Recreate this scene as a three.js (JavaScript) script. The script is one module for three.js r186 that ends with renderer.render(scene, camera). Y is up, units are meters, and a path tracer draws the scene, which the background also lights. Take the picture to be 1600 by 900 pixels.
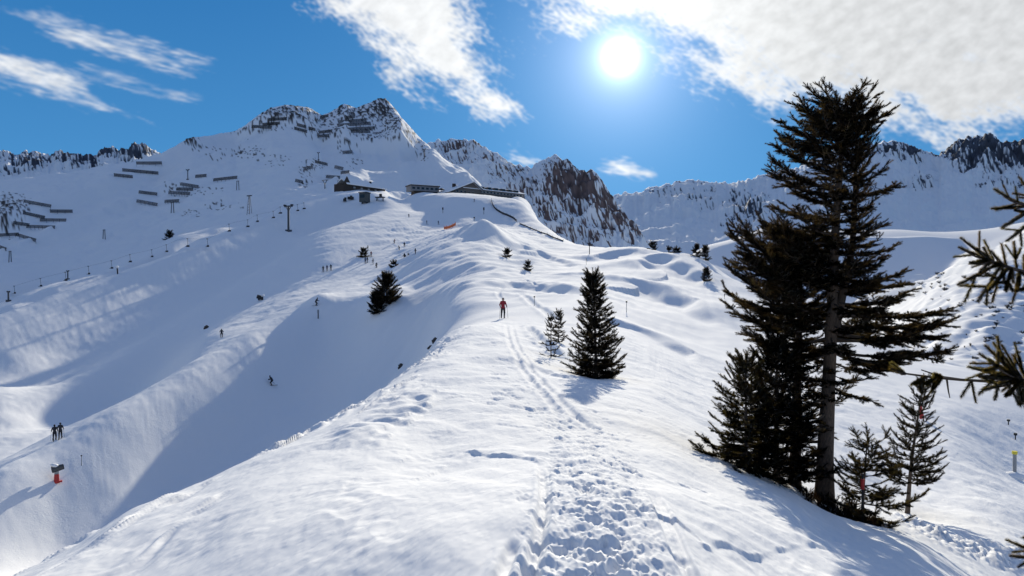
import * as THREE from 'three';
import { createNoise2D } from 'simplex-noise';
import { mergeGeometries } from 'three/addons/utils/BufferGeometryUtils.js';
import { MarchingCubes } from 'three/addons/objects/MarchingCubes.js';

// ---------------------------------------------------------------- camera, sky, sun, exposure
const F = 1156, HORIZON = 440;                     // focal length and level line of the 1600 x 900 photograph
const scene = new THREE.Scene();
const camera = new THREE.PerspectiveCamera(2 * Math.atan(450 / F) * 180 / Math.PI, 16 / 9, 0.1, 20000);
camera.position.set(0, 0, 0);                      // y = 0 is eye level, the snow underfoot is 1.65 m lower
camera.rotation.set(Math.atan((HORIZON - 450) / F), 0, 0);
const renderer = new THREE.WebGLRenderer({ antialias: true });
renderer.toneMapping = THREE.LinearToneMapping;
renderer.toneMappingExposure = 1.25;
renderer.shadowMap.enabled = true;

const SUN = new THREE.Vector3((968 - 800) / F, (HORIZON - 90) / F, -1).normalize();
const sun = new THREE.DirectionalLight(new THREE.Color().setRGB(1.0, 0.915, 0.74), 5.0);
sun.position.copy(SUN).multiplyScalar(900);
sun.target.position.set(0, 0, 0);
sun.castShadow = true;
sun.shadow.radius = 1.1;
sun.shadow.mapSize.set(4096, 4096);
Object.assign(sun.shadow.camera, { left: -500, right: 500, top: 400, bottom: -400, near: 1, far: 2400 });
scene.add(sun, sun.target);

// ---------------------------------------------------------------- small helpers
function rng(seed) { let a = seed >>> 0; return () => { a = (a + 0x6d2b79f5) | 0; let t = Math.imul(a ^ (a >>> 15), 1 | a); t = (t + Math.imul(t ^ (t >>> 7), 61 | t)) ^ t; return ((t ^ (t >>> 14)) >>> 0) / 4294967296; }; }
const nA = createNoise2D(rng(11)), nB = createNoise2D(rng(23)), nC = createNoise2D(rng(37));
const clamp = (x, a, b) => Math.min(b, Math.max(a, x)), lerp = (a, b, t) => a + (b - a) * t;
const sst = (a, b, x) => { const t = clamp((x - a) / (b - a), 0, 1); return t * t * (3 - 2 * t); };
function fbm(n, x, y, oct, gain = 0.5, lac = 2.03) { let s = 0, a = 1, f = 1; for (let i = 0; i < oct; i++) { s += a * n(x * f, y * f); a *= gain; f *= lac; } return s; }
function ridged(n, x, y, oct, gain = 0.5) { let s = 0, a = 1, f = 1; for (let i = 0; i < oct; i++) { s += a * (1 - 2 * Math.abs(n(x * f, y * f))); a *= gain; f *= 2.1; } return s; }
function inPoly(P, x, y) { let c = false; for (let i = 0, j = P.length - 1; i < P.length; j = i++) { const a = P[i], b = P[j]; if ((a[1] > y) !== (b[1] > y) && x < ((b[0] - a[0]) * (y - a[1])) / (b[1] - a[1]) + a[0]) c = !c; } return c; }
function polyDist(P, x, y, closed = true) { let d = 1e9; for (let i = 0; i < P.length - (closed ? 0 : 1); i++) { const a = P[i], b = P[(i + 1) % P.length], dx = b[0] - a[0], dy = b[1] - a[1], t = clamp(((x - a[0]) * dx + (y - a[1]) * dy) / (dx * dx + dy * dy), 0, 1); d = Math.min(d, Math.hypot(x - a[0] - t * dx, y - a[1] - t * dy)); } return d; }
function along(P, x) { if (x <= P[0][0]) return P[0][1]; for (let i = 1; i < P.length; i++) if (x <= P[i][0]) return lerp(P[i - 1][1], P[i][1], (x - P[i - 1][0]) / (P[i][0] - P[i - 1][0])); return P[P.length - 1][1]; }
const at = (px, py, d) => new THREE.Vector3((px - 800) / F * d, (HORIZON - py) / F * d, -d);   // a point of the place from the photograph and its distance
const used = new Map();
function numbered(name) { const k = used.get(name) ?? 0; used.set(name, k + 1); return k ? name + '_' + String(k).padStart(3, '0') : name; }
function tag(o, label, category, group, kind) { if (label) o.userData.label = label; if (category) o.userData.category = category; if (group) o.userData.group = group; if (kind) o.userData.kind = kind; return o; }
function mesh(name, geo, mat, parent) { const m = new THREE.Mesh(geo, mat); m.name = name; m.castShadow = m.receiveShadow = true; if (parent) parent.add(m); return m; }
function thing(name, p, turn, label, category, group) { const g = new THREE.Group(); g.name = numbered(name); g.position.copy(p); g.rotation.y = turn; scene.add(g); return tag(g, label, category, group); }
const std = (r, g, b, rough = 0.85, extra = {}) => new THREE.MeshStandardMaterial({ color: new THREE.Color().setRGB(r, g, b), roughness: rough, ...extra });

// ---------------------------------------------------------------- the sky: air, glare round the sun, clouds
{
  const W = 4096, H = 2048, data = new Float32Array(W * H * 4), D = new THREE.Vector3();
  const P = (l) => l.map(([x, y]) => [(x - 800) / F, (HORIZON - y) / F]);
  // clouds as [outline, edge softness, streak direction, streak length : width, thickness]
  const clouds = [
    [P([[-300, -60], [40, 20], [100, 26], [135, 42], [60, 40], [-60, 10], [-300, -20]]), .012, [1, -.30], 4.5, .55],
    [P([[60, 52], [110, 48], [190, 58], [270, 84], [330, 100], [300, 116], [250, 108], [170, 92], [100, 78]]), .020, [1, -.28], 6, .85],
    [P([[90, 92], [170, 102], [260, 132], [336, 152], [290, 160], [220, 142], [130, 116]]), .014, [1, -.26], 6.5, .8],
    [P([[-400, 40], [-120, 70], [0, 86], [110, 110], [160, 150], [210, 180], [268, 206], [180, 178], [100, 160], [0, 134], [-400, 100]]), .018, [1, -.30], 6, 1.0],
    [P([[470, -200], [800, -260], [770, -60], [735, 20], [760, 70], [800, 130], [818, 168], [790, 190], [745, 190], [690, 164], [620, 128], [575, 90], [545, 50], [478, 6]]), .030, [1, -.6], 2.3, 1.3],
    [P([[735, -300], [2600, -500], [2900, 60], [2300, 190], [1900, 230], [1600, 226], [1460, 232], [1380, 212], [1290, 190], [1210, 184], [1150, 158], [1095, 122], [1055, 96], [1010, 72], [980, 74], [940, 62], [880, 44], [835, 28], [740, 6]]), .040, [1, -.45], 2.3, 1.5],
    [P([[934, 258], [970, 253], [1022, 273], [990, 280], [948, 275]]), .010, [1, -.2], 3.5, 1.3],
    [P([[772, 232], [805, 238], [842, 256], [820, 263], [788, 254]]), .012, [1, -.3], 3.0, 1.1],
  ];
  const boxes = clouds.map(([p, s]) => [Math.min(...p.map((q) => q[0])) - s * 2, Math.max(...p.map((q) => q[0])) + s * 2, Math.min(...p.map((q) => q[1])) - s * 2, Math.max(...p.map((q) => q[1])) + s * 2]);
  for (let row = 0; row < H; row++) {
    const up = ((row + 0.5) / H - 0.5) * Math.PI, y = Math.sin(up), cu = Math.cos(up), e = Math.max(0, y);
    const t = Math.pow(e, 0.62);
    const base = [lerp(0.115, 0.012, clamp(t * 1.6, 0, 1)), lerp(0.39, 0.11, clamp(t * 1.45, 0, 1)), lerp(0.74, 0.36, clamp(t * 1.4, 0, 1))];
    for (let col = 0; col < W; col++) {
      const o = (row * W + col) * 4;
      data[o + 3] = 1;
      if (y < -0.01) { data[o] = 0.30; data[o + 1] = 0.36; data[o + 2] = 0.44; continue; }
      const round = ((col + 0.5) / W - 0.5) * 2 * Math.PI, x = Math.cos(round) * cu, z = Math.sin(round) * cu;
      const cs = x * SUN.x + y * SUN.y + z * SUN.z, a = Math.acos(clamp(cs, -1, 1)) * 57.29578;
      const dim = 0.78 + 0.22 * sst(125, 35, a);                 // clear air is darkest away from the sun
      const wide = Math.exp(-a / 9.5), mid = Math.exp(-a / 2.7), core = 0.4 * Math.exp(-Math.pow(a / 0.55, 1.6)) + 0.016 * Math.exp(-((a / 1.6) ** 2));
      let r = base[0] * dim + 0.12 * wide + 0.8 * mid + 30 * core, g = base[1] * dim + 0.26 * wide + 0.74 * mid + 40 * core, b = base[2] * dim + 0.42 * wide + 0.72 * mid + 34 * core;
      let coverIn = 0, wide_ = 1;
      if (z < -0.05) {
        const X = -x / z, Y = -y / z;
        let cover = 0;
        for (let k = 0; k < clouds.length; k++) {
          const B = boxes[k];
          if (X < B[0] || X > B[1] || Y < B[2] || Y > B[3]) continue;
          const [p, soft, dir, len, thick] = clouds[k], dl = Math.hypot(...dir), ux = dir[0] / dl, uy = dir[1] / dl;
          const sX = X * ux + Y * uy, sY = -X * uy + Y * ux;
          const n = fbm(nA, sX * 15 / len + k * 7, sY * 15, 6, 0.62), n2 = (0.4 - Math.abs(nB(sX * 85 / len, sY * 78))) * 0.6 + nC(sX * 190 / len + 9, sY * 170) * 0.28;
          const d = (inPoly(p, X, Y) ? 1 : -1) * polyDist(p, X, Y);
          const inside = d / soft + n * 0.62 + n2 * 0.85;
          cover = Math.max(cover, sst(-0.25, 1.6, inside) * clamp(thick * (0.92 + 0.22 * n), 0, 1));
        }
        wide_ = Math.max(sst(0.46, 0.9, Y), sst(0.78, 1.2, Math.abs(X)));
        coverIn = cover;
      }
      // unseen cloud added over the rest of the sky as neutral fill for shadows
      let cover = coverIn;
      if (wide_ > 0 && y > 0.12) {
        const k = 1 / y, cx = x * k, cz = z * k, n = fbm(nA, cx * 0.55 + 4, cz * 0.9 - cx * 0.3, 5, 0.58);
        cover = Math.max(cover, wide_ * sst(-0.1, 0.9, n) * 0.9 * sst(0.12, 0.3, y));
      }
      {
        if (cover > 0) {
          const X = z < -0.05 ? -x / z : x * 3, Y = z < -0.05 ? -y / z : z * 3;
          const tex = fbm(nC, X * 22 + 3, Y * 34 - X * 10, 5, 0.6), shade = 0.86 + 0.06 * tex - 0.17 * sst(0.75, 1.0, cover) * sst(0.16, 0.45, X);
          const glow = 0.32 * Math.exp(-a / 7) + 0.10 * Math.exp(-a / 16);
          const cr = shade * 0.965 + glow, cg = shade * 0.99 + glow, cb = (shade * 1.02 + glow * 0.9);
          const k = cover * (1 - clamp(core * 2.5, 0, 1));
          r = lerp(r, Math.max(cr, r * 0.96), k); g = lerp(g, Math.max(cg, g * 0.96), k); b = lerp(b, Math.max(cb, b * 0.9), k);
        }
      }
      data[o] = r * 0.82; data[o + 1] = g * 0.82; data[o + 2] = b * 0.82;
    }
  }
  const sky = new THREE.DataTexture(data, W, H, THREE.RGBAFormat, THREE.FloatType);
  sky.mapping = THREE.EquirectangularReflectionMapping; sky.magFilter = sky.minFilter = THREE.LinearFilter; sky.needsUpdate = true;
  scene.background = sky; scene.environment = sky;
}

// ---------------------------------------------------------------- the lie of the land: surveyed points [px, py, distance] column by column
const survey = {
  '-160': [[940, 6], [1000, 14], [1050, 26], [980, 40], [880, 62], [780, 90], [700, 130], [590, 165], [500, 240], [430, 340], [400, 460], [330, 590], [296, 700], [300, 900], [330, 1250]],
  '0': [[930, 5.6], [960, 10], [1000, 18], [980, 30], [930, 48], [880, 61], [780, 80], [700, 108], [642, 128], [589, 152], [537, 184], [493, 225], [457, 265], [427, 310], [404, 360], [382, 420], [360, 480], [320, 560], [291, 640], [284, 700], [300, 850], [340, 1250]],
  '87': [[880, 6.4], [900, 10], [950, 18], [940, 32], [905, 55], [866, 70], [755, 90], [685, 122], [595, 160], [527, 205], [472, 265], [431, 320], [402, 375], [380, 430], [330, 520], [300, 580], [280, 640], [274, 700], [285, 850], [330, 1250]],
  '200': [[900, 5.4], [808, 7.8], [830, 14], [860, 26], [840, 50], [808, 76], [742, 99], [690, 120], [611, 145], [555, 170], [506, 200], [465, 235], [430, 275], [402, 320], [376, 375], [354, 440], [320, 520], [280, 610], [251, 700], [262, 850], [310, 1250]],
  '300': [[900, 5], [768, 8.8], [800, 18], [830, 36], [808, 66], [758, 88], [700, 100], [650, 112], [600, 126], [540, 150], [481, 185], [440, 220], [404, 265], [373, 320], [353, 370], [330, 440], [290, 540], [250, 640], [216, 730], [225, 850], [300, 1250]],
  '400': [[900, 4.75], [722, 10.4], [750, 20], [780, 42], [750, 74], [715, 93], [660, 104], [600, 114], [560, 126], [535, 140], [488, 165], [441, 200], [402, 245], [369, 300], [341, 365], [300, 450], [260, 560], [220, 700], [184, 880], [200, 980], [280, 1300]],
  '500': [[900, 4.6], [675, 13.6], [700, 26], [715, 55], [700, 84], [668, 98], [620, 109], [560, 121], [510, 133], [469, 141], [468, 152], [450, 185], [420, 240], [380, 310], [350, 350], [320, 400], [290, 460], [250, 600], [210, 780], [176, 960], [200, 1050], [280, 1350]],
  '600': [[900, 4.4], [700, 10], [612, 18.3], [630, 36], [645, 66], [625, 96], [580, 106], [520, 117], [456, 130], [460, 142], [440, 170], [410, 220], [380, 270], [350, 320], [320, 370], [300, 415], [294, 432], [297, 500], [258, 650], [220, 800], [190, 920], [160, 1010], [200, 1080], [290, 1350]],
  '650': [[900, 4.25], [720, 9.4], [570, 28.5], [585, 50], [580, 84], [540, 105], [490, 118], [452, 134], [436, 150], [412, 195], [385, 245], [355, 305], [325, 365], [301, 425], [300, 470], [285, 620], [240, 780], [210, 860], [260, 1020], [310, 1350]],
  '700': [[900, 4.15], [700, 10.6], [600, 19.5], [522, 43], [515, 62], [490, 84], [466, 100], [440, 124], [420, 150], [398, 176], [375, 210], [362, 260], [357, 300], [309, 361], [306, 380], [302, 430], [302, 470], [280, 620], [253, 750], [300, 900], [340, 1350]],
  '760': [[900, 4.15], [690, 11], [595, 20], [545, 31], [497, 63], [474, 80], [442, 105], [415, 140], [392, 176], [380, 188], [347, 210], [344, 224], [343, 330], [312, 371], [309, 440], [330, 520], [370, 700], [400, 1350]],
  '800': [[900, 4.15], [690, 11], [595, 20], [546, 30], [496, 63], [470, 85], [442, 115], [420, 150], [390, 200], [362, 270], [348, 331], [316, 378], [313, 440], [313, 475], [330, 500], [380, 620], [420, 1300]],
  '820': [[900, 4.15], [690, 11], [600, 19.3], [551, 31], [508, 54], [478, 76], [450, 104], [426, 140], [400, 190], [372, 260], [352, 325], [319, 388], [315, 440], [315, 482], [340, 520], [400, 640], [430, 1300]],
  '850': [[900, 4.15], [690, 11], [610, 18.5], [558, 32], [520, 46], [488, 68], [462, 92], [436, 125], [410, 180], [385, 250], [352, 345], [380, 420], [430, 560], [440, 1300]],
  '930': [[900, 4.15], [690, 11.2], [640, 16], [592, 28], [540, 42], [502, 60], [475, 80], [450, 108], [430, 140], [406, 210], [387, 285], [430, 400], [450, 560], [445, 1300]],
  '1000': [[900, 4.2], [700, 11.6], [645, 17], [600, 26], [560, 39], [530, 53], [500, 75], [470, 100], [445, 130], [420, 165], [400, 210], [386, 250], [440, 340], [470, 480], [450, 1300]],
  '1100': [[900, 4.7], [740, 11], [690, 16], [640, 25], [600, 38], [560, 56], [520, 78], [490, 100], [455, 135], [430, 165], [407, 200], [460, 280], [475, 420], [410, 560], [386, 610], [440, 760], [450, 1300]],
  '1200': [[900, 5.6], [850, 7.1], [772, 11], [722, 18], [660, 28], [610, 40], [560, 60], [510, 95], [463, 150], [500, 220], [490, 380], [420, 520], [354, 640], [410, 760], [450, 1300]],
  '1300': [[900, 6.8], [848, 9.2], [800, 12.8], [760, 17.5], [700, 26], [640, 36], [590, 50], [550, 68], [504, 112], [540, 170], [530, 280], [470, 420], [360, 645], [410, 760], [450, 1300]],
  '1400': [[900, 7.9], [866, 9.8], [826, 12.7], [802, 19], [740, 25], [660, 36], [600, 52], [560, 71], [537, 92], [580, 130], [560, 190], [500, 270], [430, 420], [362, 650], [410, 760], [450, 1300]],
  '1500': [[940, 8], [900, 10], [876, 12], [832, 17], [760, 24], [700, 32], [640, 44], [600, 57], [572, 70], [610, 105], [575, 150], [500, 200], [440, 260], [405, 330], [420, 420], [366, 660], [410, 760], [450, 1300]],
  '1600': [[1010, 8], [960, 10], [935, 11.4], [880, 15], [800, 22], [745, 33], [690, 41], [650, 48], [612, 57], [650, 95], [600, 140], [510, 190], [440, 245], [385, 310], [352, 390], [380, 480], [352, 680], [400, 780], [450, 1300]],
  '1780': [[1090, 8], [1010, 12], [930, 18], [840, 25], [780, 35], [700, 46], [650, 57], [690, 100], [600, 150], [510, 195], [420, 250], [345, 330], [318, 420], [360, 540], [330, 700], [400, 800], [450, 1300]],
};
const NEAR = -1.65, KA = 3.2;
const ctl = [];
for (const [px, list] of Object.entries(survey)) for (const [py, d] of list) {
  const p = at(+px, py, d), r = Math.hypot(p.x, p.z);
  ctl.push([Math.atan2(p.x, -p.z) * KA, Math.log(r + 2), (p.y - NEAR) / (r + 4)]);
}
for (const px of [-160, 0, 200, 400, 600, 800, 1000, 1200, 1400, 1600, 1780]) {           // the snow underfoot
  const X = (px - 800) / F;
  for (const d of [0.6, 1.6, 2.9]) { const x = X * d, y = NEAR + (x < 0 ? 0.13 * x : -0.13 * x); ctl.push([Math.atan2(X, 1) * KA, Math.log(Math.hypot(x, d) + 2), (y - NEAR) / (Math.hypot(x, d) + 4)]); }
}
// thin-plate surface through the survey
const N = ctl.length, M = N + 3, A = Array.from({ length: M }, () => new Float64Array(M + 1));
const ker = (r2) => (r2 < 1e-12 ? 0 : r2 * Math.log(r2) * 0.5);
for (let i = 0; i < N; i++) {
  for (let j = 0; j < N; j++) A[i][j] = ker((ctl[i][0] - ctl[j][0]) ** 2 + (ctl[i][1] - ctl[j][1]) ** 2) + (i === j ? 2e-5 : 0);
  A[i][N] = A[N][i] = 1; A[i][N + 1] = A[N + 1][i] = ctl[i][0]; A[i][N + 2] = A[N + 2][i] = ctl[i][1]; A[i][M] = ctl[i][2];
}
for (let k = 0; k < M; k++) {
  let b = k; for (let i = k + 1; i < M; i++) if (Math.abs(A[i][k]) > Math.abs(A[b][k])) b = i;
  [A[k], A[b]] = [A[b], A[k]];
  for (let i = k + 1; i < M; i++) { const f = A[i][k] / A[k][k]; if (f) for (let j = k; j <= M; j++) A[i][j] -= f * A[k][j]; }
}
const wt = new Float64Array(M);
for (let i = M - 1; i >= 0; i--) { let s = A[i][M]; for (let j = i + 1; j < M; j++) s -= A[i][j] * wt[j]; wt[i] = s / A[i][i]; }
// tabulated once on an azimuth x log-distance lattice, read back smoothly
const AZ = 0.80, NAZ = 230, NLR = 420, L0 = Math.log(2), L1 = Math.log(1402), lattice = new Float32Array(NAZ * NLR);
for (let i = 0; i < NAZ; i++) for (let j = 0; j < NLR; j++) {
  const a = (-AZ + (2 * AZ * i) / (NAZ - 1)) * KA, l = L0 + ((L1 - L0) * j) / (NLR - 1);
  let s = wt[N] + wt[N + 1] * a + wt[N + 2] * l;
  for (let k = 0; k < N; k++) { const dx = a - ctl[k][0], dy = l - ctl[k][1]; s += wt[k] * ker(dx * dx + dy * dy); }
  lattice[j * NAZ + i] = s;
}
const cub = (a, b, c, d, t) => b + 0.5 * t * (c - a + t * (2 * a - 5 * b + 4 * c - d + t * (3 * (b - c) + d - a)));
function read(az, r) {
  const u = clamp(((az + AZ) / (2 * AZ)) * (NAZ - 1), 1, NAZ - 2.001), v = clamp(((Math.log(r + 2) - L0) / (L1 - L0)) * (NLR - 1), 1, NLR - 2.001), i = Math.floor(u), j = Math.floor(v), s = u - i, t = v - j;
  const q = (k) => { const o = (j + k) * NAZ + i; return cub(lattice[o - 1], lattice[o], lattice[o + 1], lattice[o + 2], s); };
  return NEAR + cub(q(-1), q(0), q(1), q(2), t) * (r + 4);
}
// the skyline of the near mountain, surveyed more closely
const skyline = [[-160, 290], [0, 285], [60, 278], [130, 270], [170, 258], [215, 253], [250, 243], [300, 217], [340, 211], [370, 204], [400, 184], [425, 171], [450, 166], [480, 168], [503, 183], [522, 175], [540, 165], [556, 172], [575, 163], [590, 157], [602, 157], [615, 168], [632, 189], [653, 214], [679, 237], [705, 256], [726, 267], [749, 284]];
const NK = 500, lift = new Float32Array(NK), top = new Float32Array(NK), K0 = -160, K1 = 749;
for (let k = 0; k < NK; k++) {
  const px = lerp(K0, K1, k / (NK - 1)), X = (px - 800) / F, az = Math.atan2(X, 1), c = Math.cos(az);
  let m = -9; for (let r = 560; r < 1250; r += 6) m = Math.max(m, read(az, r) / r);
  top[k] = m; lift[k] = ((HORIZON - along(skyline, px)) / F) * c - m;
}
function baseH(x, z) {
  const r = Math.max(0.01, Math.hypot(x, z)), az = Math.atan2(x, -z);
  if (r > 430 && z < 0) {
    const q = ((800 - (x / z) * F - K0) / (K1 - K0)) * (NK - 1);
    if (q > -60 && q < NK + 20) { const k = clamp(q, 0, NK - 1.001), i = Math.floor(k), l = lerp(lift[i], lift[i + 1], k - i), t = lerp(top[i], top[i + 1], k - i), y = read(az, r); return y + r * l * sst(0.4, 1, y / r / t) * sst(430, 600, r) * sst(NK + 20, NK - 1, q) * sst(-60, -1, q); }
  }
  if (Math.abs(az) <= AZ - 0.02) return read(az, r);
  const k = (Math.abs(az) - (AZ - 0.02)) / (Math.PI - AZ + 0.02), own = read(Math.sign(az) * (AZ - 0.02), r), other = read(-Math.sign(az) * (AZ - 0.02), r);
  return lerp(own, lerp(own, other, 0.5), k * k * (3 - 2 * k));
}

// ---------------------------------------------------------------- rolls and hollows of the snow: crests that let the low sun through or not, as seen on the slopes
const lit = [
  [[0, 495], [101, 446], [185, 423], [269, 394], [361, 383], [361, 391], [289, 404], [196, 426], [130, 456], [58, 478], [69, 498], [38, 513], [0, 542], [-60, 560], [-60, 510]],
  [[69, 504], [139, 487], [202, 455], [238, 456], [217, 475], [162, 524], [113, 542], [115, 559], [81, 579], [0, 611], [-60, 620], [-60, 600], [0, 594], [35, 585], [35, 553], [52, 519]],
  [[-60, 640], [0, 620], [87, 605], [156, 611], [115, 631], [0, 663], [-60, 676]],
  [[0, 690], [144, 645], [248, 596], [300, 540], [381, 492], [447, 460], [507, 410], [502, 372], [500, 356], [530, 349], [594, 332], [625, 322], [668, 336], [664, 362], [640, 385], [632, 400], [612, 420], [590, 452], [560, 464], [524, 470], [506, 483], [466, 537], [416, 592], [374, 635], [234, 742], [138, 814], [68, 868], [40, 900], [-60, 900], [-60, 705]],
  [[620, 440], [640, 425], [662, 424], [668, 440], [678, 455], [635, 484], [614, 484], [606, 465]],
  [[704, 440], [751, 436], [764, 468], [735, 466], [704, 462]],
  [[290, 362], [345, 366], [330, 374], [285, 372]], [[340, 352], [376, 344], [376, 348], [342, 357]],
  [[532, 252], [556, 262], [580, 272], [580, 284], [562, 282], [545, 268]],
  [[480, 300], [540, 296], [620, 306], [612, 312], [560, 310], [500, 322], [450, 336], [446, 330]],
  [[1500, 400], [1560, 372], [1620, 350], [1620, 400], [1560, 420], [1520, 450], [1470, 480], [1440, 490], [1460, 462]], [[1500, 500], [1540, 470], [1620, 430], [1620, 470], [1560, 510], [1515, 545]],
  [[645, 378], [690, 364], [735, 372], [760, 392], [735, 408], [700, 406], [650, 410], [632, 412]],
];
const shaded = [
  [[74, 868], [104, 837], [145, 813], [240, 743], [318, 685], [378, 635], [420, 592], [470, 537], [510, 484], [500, 478], [560, 468], [600, 464], [612, 484], [635, 488], [680, 458], [700, 450], [703, 470], [735, 476], [766, 474], [768, 482], [735, 492], [722, 520], [652, 572], [592, 622], [502, 677], [400, 726], [287, 776], [187, 816], [133, 832]],
  [[664, 420], [700, 414], [760, 417], [740, 432], [702, 437], [698, 458], [680, 455], [670, 438]],
  [[728, 362], [740, 351], [755, 347], [770, 352], [778, 366], [792, 378], [795, 386], [770, 382], [755, 382], [735, 374]],
  [[615, 314], [647, 305], [702, 308], [742, 311], [750, 322], [752, 336], [734, 341], [712, 338], [691, 357], [666, 362], [670, 336], [627, 320]],
  [[500, 342], [545, 322], [565, 316], [612, 318], [594, 329], [560, 333], [530, 346], [500, 350]],
  [[-60, 286], [250, 246], [440, 172], [600, 162], [640, 205], [700, 262], [745, 292], [640, 304], [600, 300], [500, 338], [497, 356], [500, 370], [507, 407], [447, 457], [381, 488], [300, 535], [248, 591], [144, 640], [0, 677], [-60, 690]],
  [[1095, 402], [1120, 387], [1190, 368], [1250, 370], [1400, 372], [1450, 370], [1500, 374], [1520, 388], [1490, 412], [1475, 440], [1440, 462], [1400, 470], [1300, 480], [1200, 440], [1110, 412]],
  [[650, 400], [668, 392], [700, 396], [690, 402], [660, 408]],
];
const bx = (P) => [Math.min(...P.map((q) => q[0])), Math.max(...P.map((q) => q[0])), Math.min(...P.map((q) => q[1])), Math.max(...P.map((q) => q[1]))];
const litB = lit.map(bx), shB = shaded.map(bx), inside = (list, box, x, y) => list.some((P, k) => x >= box[k][0] && x <= box[k][1] && y >= box[k][2] && y <= box[k][3] && inPoly(P, x, y));
const hl = Math.hypot(SUN.x, SUN.z), TS = SUN.y / hl, hx = SUN.x / hl, hz = SUN.z / hl;       // towards the sun over the ground; TS = tangent of its height
const CELL = 1.0, U0 = -430, S0 = 34, NU = 960, NS = 740, roll = new Float32Array(NU * NS), base = new Float32Array(NU * NS);
const gx = (iu, is) => { const u = U0 + iu * CELL, s = S0 + is * CELL; return [s * hx - u * hz, s * hz + u * hx]; };
for (let iu = 0; iu < NU; iu++) for (let is = 0; is < NS; is++) { const [x, z] = gx(iu, is); base[iu * NS + is] = baseH(x, z); }
function rollAt(x, z) {
  const s = (x * hx + z * hz - S0) / CELL, u = (-x * hz + z * hx - U0) / CELL;
  if (s < 2 || u < 2 || s >= NS - 3 || u >= NU - 3) return 0;
  const i = Math.floor(u), j = Math.floor(s), a = u - i, b = s - j, bs = (t) => [(1 - t) ** 3 / 6, (3 * t * t * t - 6 * t * t + 4) / 6, (-3 * t * t * t + 3 * t * t + 3 * t + 1) / 6, t * t * t / 6], A4 = bs(a), B4 = bs(b);
  let q = 0; for (let m = 0; m < 4; m++) { const o = (i - 1 + m) * NS + j - 1; q += A4[m] * (B4[0] * roll[o] + B4[1] * roll[o + 1] + B4[2] * roll[o + 2] + B4[3] * roll[o + 3]); }
  return q;
}
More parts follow.
